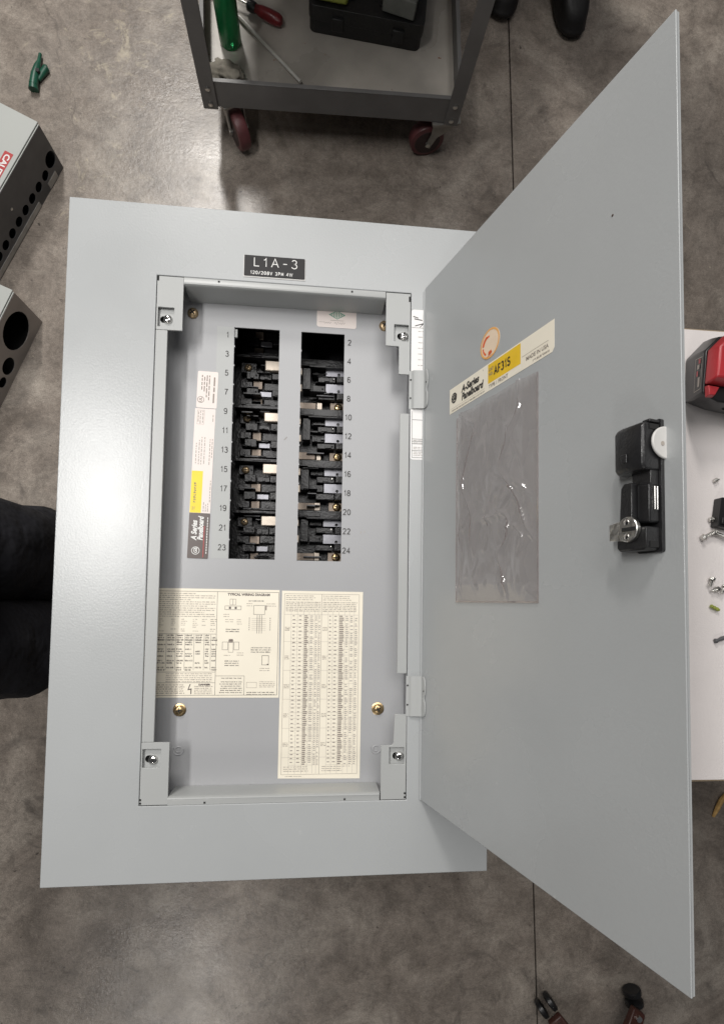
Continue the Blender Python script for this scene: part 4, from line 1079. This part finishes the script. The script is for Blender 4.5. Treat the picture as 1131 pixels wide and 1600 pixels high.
# wood curl on the floor at the right
MB().tube([(1.222,-.692,FLOOR+.004),(1.232,-.664,FLOOR+.010),(1.246,-.640,FLOOR+.010),(1.268,-.622,FLOOR+.004)], [.004,.007,.007,.003], 8).build('wood_sliver', 'wood_chip', smooth=True, org=(1.24,-.66,FLOOR), label='yellowish wood sliver on the floor below the paper table', cat='wood chip')

# ------------------------------------------------------------------ things on the paper
ZP = TABLE + .0024
dr = empty('cordless_drill', (.68, .29, ZP), 'red and black battery base of a cordless tool standing on the paper', 'power tool')
def loft(name, rings, m, parent, bevel=.0015, xf=None):
    mb = MB(xf); v = []; f = []; n = len(rings[0])
    for r in rings: v += list(r)
    for j in range(len(rings)-1):
        for i in range(n): f.append([j*n+i, j*n+(i+1) % n, (j+1)*n+(i+1) % n, (j+1)*n+i])
    f += [list(range(n))[::-1], list(range((len(rings)-1)*n, len(rings)*n))]
    return mb.add(v, f).build(name, m, parent, bevel=bevel)
def ringz(pts, z): return [(x, y, z) for x, y in pts]
bot = [(.618,.247),(.622,.315),(.652,.346),(.72,.360),(.78,.340),(.78,.236),(.72,.226),(.652,.236)]
mid = [(.607,.238),(.612,.307),(.640,.335),(.71,.350),(.765,.330),(.765,.229),(.705,.218),(.637,.226)]
top = [(.600,.236),(.606,.300),(.628,.322),(.70,.335),(.750,.318),(.750,.230),(.69,.220),(.625,.224)]
bat = loft('battery', [ringz(bot, ZP), ringz(mid, ZP+.034), ringz(top, ZP+.066)], 'black_plastic', dr, .0025)
red = [(.6025,.2480),(.6085,.2985),(.6300,.3200),(.700,.333),(.748,.316),(.748,.252),(.700,.2455),(.640,.2455)]
rd2 = [(.606,.252),(.612,.2965),(.634,.3150),(.700,.327),(.742,.310),(.742,.256),(.700,.2505),(.640,.2505)]
loft('red_housing', [ringz(red, ZP+.0665), ringz(red, ZP+.078), ringz(rd2, ZP+.090)], 'red_plastic', dr, .0025)
loft('red_foot', [ringz([(.6035,.2290),(.6030,.2460),(.6230,.2435),(.6150,.2290)], ZP+.0665), ringz([(.6050,.2310),(.6040,.2450),(.6215,.2430),(.6145,.2310)], ZP+.0740)], 'red_plastic', dr, .001)
for i in range(4): MB().plate([(.622+i*.022, .258), (.632+i*.022, .258), (.634+i*.022, .309+i*.001), (.624+i*.022, .309+i*.001)], [], ZP+.0895, ZP+.0945).build('grip_rib', 'red_plastic', dr, bevel=.0015)
for i in range(4): MB().box(.650, .745, .2215-i*.0004, .2235, ZP+.040+i*.006, ZP+.0425+i*.006).build('vent_rib', 'black_plastic', dr, bevel=.0006)
# printed panel on the sloping left face of the battery
B0, B1, T0, T1 = Vector((.607,.238,ZP+.034)), Vector((.612,.307,ZP+.034)), Vector((.600,.236,ZP+.066)), Vector((.606,.300,ZP+.066))
def onface(u, w): return (B0*(1-u)+B1*u)*(1-w) + (T0*(1-u)+T1*u)*w + Vector((-.0009, 0, .0002))
def fq(mb, u0, u1, w0, w1): mb.add([onface(u0,w0), onface(u1,w0), onface(u1,w1), onface(u0,w1)], [(0,1,2,3)])
k = MB()
for q in ((.12,.88,.20,.225),(.12,.88,.80,.825),(.12,.135,.225,.80),(.865,.88,.225,.80)): fq(k, *q)
fq(k, .20,.42,.52,.70); fq(k, .62,.72,.40,.60)
k.build('panel_print', 'pale_ink', dr, kind='stuff')
k = MB(); fq(k, .74,.85,.50,.68); fq(k, .46,.58,.36,.50); k.build('panel_mark', 'red_plastic', dr, kind='stuff')

bb = empty('plastic_block', (.676, .068, ZP), 'small black plastic block on the paper among the screws', 'plastic part')
BM_ = Matrix.Translation(Vector((.676, .068, ZP))) @ Matrix.Rotation(R(-9), 4, 'Z')
MB(BM_).plate(rrect(-.0135,.020,-.022,.024,.002), [], 0, .016).build('block_body', 'black_plastic', bb, bevel=.0012)
MB(BM_).box(-.010,.016,-.018,-.008,.016,.020).build('block_step', 'black_plastic', bb, bevel=.0008)
MB(BM_).cyl((.003,.010,.016),(.003,.010,.0175), .004, n=14).build('block_boss', 'black_plastic', bb)

def loose_screw(x, y, ang, L_, r, label, standing=False):
    root = empty('hex_screw', (x, y, ZP), label, 'screw', 'loose screws on the paper')
    K = Matrix.Translation(Vector((x, y, ZP + r*1.0))) @ Matrix.Rotation(ang, 4, 'Z') @ Matrix.Rotation(R(-4), 4, 'Y')
    MB(K).cyl((0,0,0),(.0042,0,0), r*.92, n=6).build('head', 'zinc', root, bevel=.0003)
    MB(K).lathe((.0042,0,0),(1,0,0),[(r*1.0,0),(r*1.0,.0008)],16).build('flange', 'zinc', root)
    th = []
    q = .005; 
    while q < L_: th += [(r*.46, q), (r*.56, q+.0006), (r*.46, q+.0012)]; q += .0014
    th += [(r*.2, L_+.001)]
    MB(K).lathe((0,0,0),(1,0,0), th, 10).build('shank', 'zinc', root)
    return root
loose_screw(.664, .122, R(20), .009, .0032, 'short screw lying alone on the paper, above the black block')
loose_screw(.6545, .060, R(10), .010, .0040, 'screw touching the left side of the black block')
loose_screw(.6405, .0300, R(28), .026, .0052, 'long screw below the black block, its head pointing left')
loose_screw(.6590, .0410, R(-22), .034, .0050, 'long screw below the black block, its tip pointing right')
loose_screw(.6580, -.0310, R(-115), .014, .0048, 'upright-looking screw at the upper left of the cluster below the long screws')
loose_screw(.6680, -.0480, R(195), .012, .0046, 'screw at the bottom of the cluster below the long screws')
loose_screw(.6800, -.0420, R(-125), .015, .0048, 'screw at the right of the cluster below the long screws')
loose_screw(.6880, .0000, R(20), .012, .0042, 'screw cut by the right edge of the view')
m = MB(Matrix.Translation(Vector((.662, -.078, ZP+.003))) @ Matrix.Rotation(R(-25), 4, 'Z'))
m.lathe((-.008,0,0),(1,0,0),[(.0022,0),(.0030,.002),(.0022,.004),(.0030,.007),(.0022,.009),(.0030,.012),(.0018,.016)],10)
m.build('wire_connector', 'lime_plastic', org=(.662,-.078,ZP), label='tiny yellow green piece on the paper below the screws', cat='connector')
m = MB(); m.lathe((.6610,-.1295,ZP+.003),(.90,.33,0),[(.0034,0),(.0038,.002),(.0022,.006),(.0034,.012),(.0024,.020),(.0032,.030),(.0030,.080)],12)
m.build('drill_bit', 'table_steel', smooth=True, org=(.665,-.128,ZP), label='dark drill bit pointing left on the lower part of the paper', cat='drill bit')

# ------------------------------------------------------------------ swivel stool base at the bottom right
HC = Vector((.832, -1.350, FLOOR))
st = empty('swivel_stool', tuple(HC), 'brown legged swivel stool with black casters, cut by the lower edge', 'stool')
for i in range(5):
    a = R(127.5 + 72*i); dx, dy = math.cos(a), math.sin(a)
    LM = Matrix.Translation(HC) @ Matrix.Rotation(a, 4, 'Z')
    loft('leg', [[(.02,-.024,.080),(.02,.024,.080),(.02,.024,.110),(.02,-.024,.110)], [(.12,-.024,.070),(.12,.024,.070),(.12,.024,.098),(.12,-.024,.098)], [(.205,-.020,.052),(.205,.020,.052),(.205,.020,.070),(.205,-.020,.070)]], 'stool_brown', st, .004, LM)
    c = MB(LM).cyl((.190,0,.044),(.190,0,.082), .008, n=10).build('caster', 'chrome', st)
    for s in (-1, 1):
        MB(LM @ Matrix.Translation(Vector((.216,0,0))) @ Matrix.Rotation(.6*i, 4, 'Z')).lathe((0, s*.007, .025), (0, s, 0), [(.020,0),(.025,.003),(.025,.013),(.021,.016),(.012,.014)], 24).build('wheel', 'black_plastic', c, smooth=True)
MB().lathe(HC, (0,0,1), [(.032,.10),(.036,.11),(.036,.15),(.024,.16),(.024,.40)], 24).build('column', 'stool_brown', st, smooth=True)
MB().lathe(HC, (0,0,1), [(.10,.40),(.165,.405),(.175,.43),(.165,.455),(.02,.462)], 36).build('seat', 'black_plastic', st, smooth=True)

# ------------------------------------------------------------------ people
def person(label, base, rz, feet, knee_fwd, lean, arm_back, stoop=0.0):
    """standing figure facing its local +y; one skinned body, clothing and hair as children"""
    root = empty('person', base, label, 'person')
    root.rotation_euler = (0, 0, rz)
    J = {}; E_ = []; rad = {}
    def j(n, p, r, r2=None): J[n] = Vector(p); rad[n] = (r, r2 or r)
    j('pelvis', (0,0,.94), .115, .10); j('spine', (0,lean*.3,1.10), .12, .10); j('chest', (0,lean*.8,1.30), .145, .11)
    j('neck', (0,lean*1.1+stoop*.45,1.47), .055); j('headb', (0,lean*1.1+.02+stoop*.8,1.555), .068, .075); j('headt', (0,lean*1.1+.02+stoop,1.665), .070, .080)
    E_ += [('pelvis','spine'),('spine','chest'),('chest','neck'),('neck','headb'),('headb','headt')]
    for s, nm in ((-1,'l'),(1,'r')):
        f_ = feet[0 if s < 0 else 1]
        j('hip'+nm, (s*.088, .0, .86), .108); j('knee'+nm, (s*.036+f_[0]*.4, knee_fwd, .49), .090); j('calf'+nm, (f_[0]*.95, f_[1]*.7, .33), .088); j('ank'+nm, (f_[0], f_[1]-.02, .10), .070)
        E_ += [('pelvis','hip'+nm),('hip'+nm,'knee'+nm),('knee'+nm,'calf'+nm),('calf'+nm,'ank'+nm)]
        j('sh'+nm, (s*.185, lean, 1.40), .066); j('el'+nm, (s*.235, lean-arm_back, 1.13), .048); j('wr'+nm, (s*.235, lean-arm_back*.6, .90), .032)
        j('palm'+nm, (s*.235, lean-arm_back*.4, .84), .034, .018)
        E_ += [('chest','sh'+nm),('sh'+nm,'el'+nm),('el'+nm,'wr'+nm),('wr'+nm,'palm'+nm)]
        for q in range(4):
            k0 = f'f{q}a'+nm; k1 = f'f{q}b'+nm; yy = lean-arm_back*.4 + (q-1.5)*.019
            j(k0, (s*.236, yy, .795), .0085); j(k1, (s*.226, yy+.006, .765-.006*(q in (1, 2))), .0075)
            E_ += [('palm'+nm, k0), (k0, k1)]
        j('th'+nm, (s*.225, lean-arm_back*.4+.042, .83), .0095); j('tt'+nm, (s*.215, lean-arm_back*.4+.050, .80), .008)
        E_ += [('palm'+nm,'th'+nm),('th'+nm,'tt'+nm)]
    names = list(J); idx = {n: i for i, n in enumerate(names)}
    me = bpy.data.meshes.new('body'); me.from_pydata([J[n] for n in names], [(idx[a], idx[b_]) for a, b_ in E_], [])
    ob = bpy.data.objects.new('body', me); col.objects.link(ob)
    sk = ob.modifiers.new('skin', 'SKIN'); sk.use_smooth_shade = True; sk.branch_smoothing = .6
    for i, n in enumerate(names):
        me.skin_vertices[0].data[i].radius = rad[n]; me.skin_vertices[0].data[i].use_root = (n == 'pelvis')
    sb = ob.modifiers.new('sub', 'SUBSURF'); sb.levels = 3; sb.render_levels = 3
    dg = bpy.context.evaluated_depsgraph_get(); m2 = bpy.data.meshes.new_from_object(ob.evaluated_get(dg))
    bpy.data.objects.remove(ob)
    m2.materials.clear(); m2.materials.append(MATS['cloth_black']); m2.materials.append(MATS['skin'])
    for p in m2.polygons:
        p.use_smooth = True; c = p.center
        p.material_index = 1 if (c.z > 1.475 or (abs(c.x) > .19 and c.z < .91 and c.z > .7)) else 0
    nrm = [v.normal.copy() for v in m2.vertices]
    for v, n_ in zip(m2.vertices, nrm):                                # cloth folds, not on head or hands
        c = v.co
        if c.z < 1.40 and not (abs(c.x) > .17 and c.z < .95):
            v.co = c + n_*(.016*noise.noise(c*8) + .009*noise.noise(c*19) + .012*max(0, noise.noise(Vector((c.x*6, c.y*6, c.z*24)))))
    body = bpy.data.objects.new('body', m2); col.objects.link(body); body.parent = root
    hd = J['headt']
    def ball(name, c, r, m, sc=(1,1,1), cut=None):
        bm = bmesh.new(); bmesh.ops.create_uvsphere(bm, u_segments=20, v_segments=14, radius=r)
        if cut: bmesh.ops.delete(bm, geom=[v for v in bm.verts if cut(v.co)], context='VERTS')
        for v in bm.verts: v.co = Vector((v.co.x*sc[0], v.co.y*sc[1], v.co.z*sc[2]))
        q = bpy.data.meshes.new(name); bm.to_mesh(q); bm.free(); q.materials.append(MATS[m])
        for p in q.polygons: p.use_smooth = True
        o = bpy.data.objects.new(name, q); col.objects.link(o); o.parent = root; o.location = c; return o
    ball('hair', (hd.x, hd.y-.012, hd.z), .098, 'hair', (.86, 1, 1), lambda c: c.z < -.01 and c.y > -.03)
    for s in (-1, 1):
        ball('ear', (s*.075, hd.y, hd.z-.055), .020, 'skin', (.5, .8, 1.3)); ball('eye', (s*.030, hd.y+.078, hd.z-.045), .012, 'engraved_white')
    ball('nose', (0, hd.y+.088, hd.z-.075), .014, 'skin', (.8, 1.1, 1.5)); ball('mouth', (0, hd.y+.076, hd.z-.115), .020, 'red_ink', (1, .4, .3))
    # jacket: a loose open-bottomed shell with folds, hem below the hips
    v = []; f = []; n = 40; zs = [.80, .84, .92, 1.02, 1.14, 1.26, 1.36, 1.42, 1.455]
    rx = [.178, .176, .170, .165, .170, .185, .190, .150, .085]; ry = [.140, .138, .130, .122, .122, .130, .125, .100, .075]
    for kz, z in enumerate(zs):
        ly_ = lean*min(1, max(0, (z-.9)/.45))
        for i in range(n):
            a = 2*math.pi*i/n; fo = 1 + .035*noise.noise((math.cos(a)*2.5, math.sin(a)*2.5, z*5)) 
            v.append((rx[kz]*math.cos(a)*fo, ly_ + ry[kz]*math.sin(a)*fo, z))
    for kz in range(len(zs)-1):
        for i in range(n): f.append([kz*n+i, kz*n+(i+1) % n, (kz+1)*n+(i+1) % n, (kz+1)*n+i])
    q = bpy.data.meshes.new('jacket'); q.from_pydata(v, [], f); q.materials.append(MATS['cloth_black'])
    for p in q.polygons: p.use_smooth = True
    o = bpy.data.objects.new('jacket', q); col.objects.link(o); o.parent = root
    so = o.modifiers.new('solid', 'SOLIDIFY'); so.thickness = .004
    # boots
    for s, f_ in ((-1, feet[0]), (1, feet[1])):
        BM2 = Matrix.Translation(Vector((f_[0], f_[1]-.02, 0))) @ Matrix.Rotation(-s*R(f_[2]), 4, 'Z')
        out = [(-.034,-.075),(.034,-.075),(.042,-.02),(.040,.06),(.048,.12),(.044,.175),(.024,.205),(-.024,.205),(-.044,.175),(-.046,.12),(-.038,.06),(-.042,-.02)]
        def rg(sc, z, dy=0, cut=1.0): return [(x*sc, (min(y, cut))*sc + dy, z) for x, y in out]
        v = []; f = []
        rings = [rg(1.06, .0005), rg(1.06, .022), rg(1.0, .026), rg(.98, .055), rg(.92, .075, -.004, .16), rg(.86, .095, -.008, .11), rg(.92, .13, -.012, .065), rg(1.0, .20, -.012, .06), rg(1.04, .245, -.012, .06)]
        for r in rings: v += r
        n = len(out)
        for a in range(len(rings)-1):
            for i in range(n): f.append([a*n+i, a*n+(i+1) % n, (a+1)*n+(i+1) % n, (a+1)*n+i])
        f += [list(range(n))[::-1], list(range((len(rings)-1)*n, len(rings)*n))]
        q = bpy.data.meshes.new('boot'); q.from_pydata([tuple(BM2 @ Vector(p)) for p in v], [], f); q.materials.append(MATS['boot_black'])
        for p in q.polygons: p.use_smooth = True
        o = bpy.data.objects.new('boot', q); col.objects.link(o); o.parent = root
        ss = o.modifiers.new('sub', 'SUBSURF'); ss.levels = 1; ss.render_levels = 1
    return root
person('person in black clothes standing close at the left edge of the panel cover', (-.522, -.080, FLOOR), R(-90), ((-.085, .10, 8), (.085, .10, 8)), .095, -.12, .10)
person('person in black boots and trousers standing beside the cart', (.675, 1.90, FLOOR), R(178), ((-.085, .05, 14), (.075, .02, 6)), .03, -.02, .03)
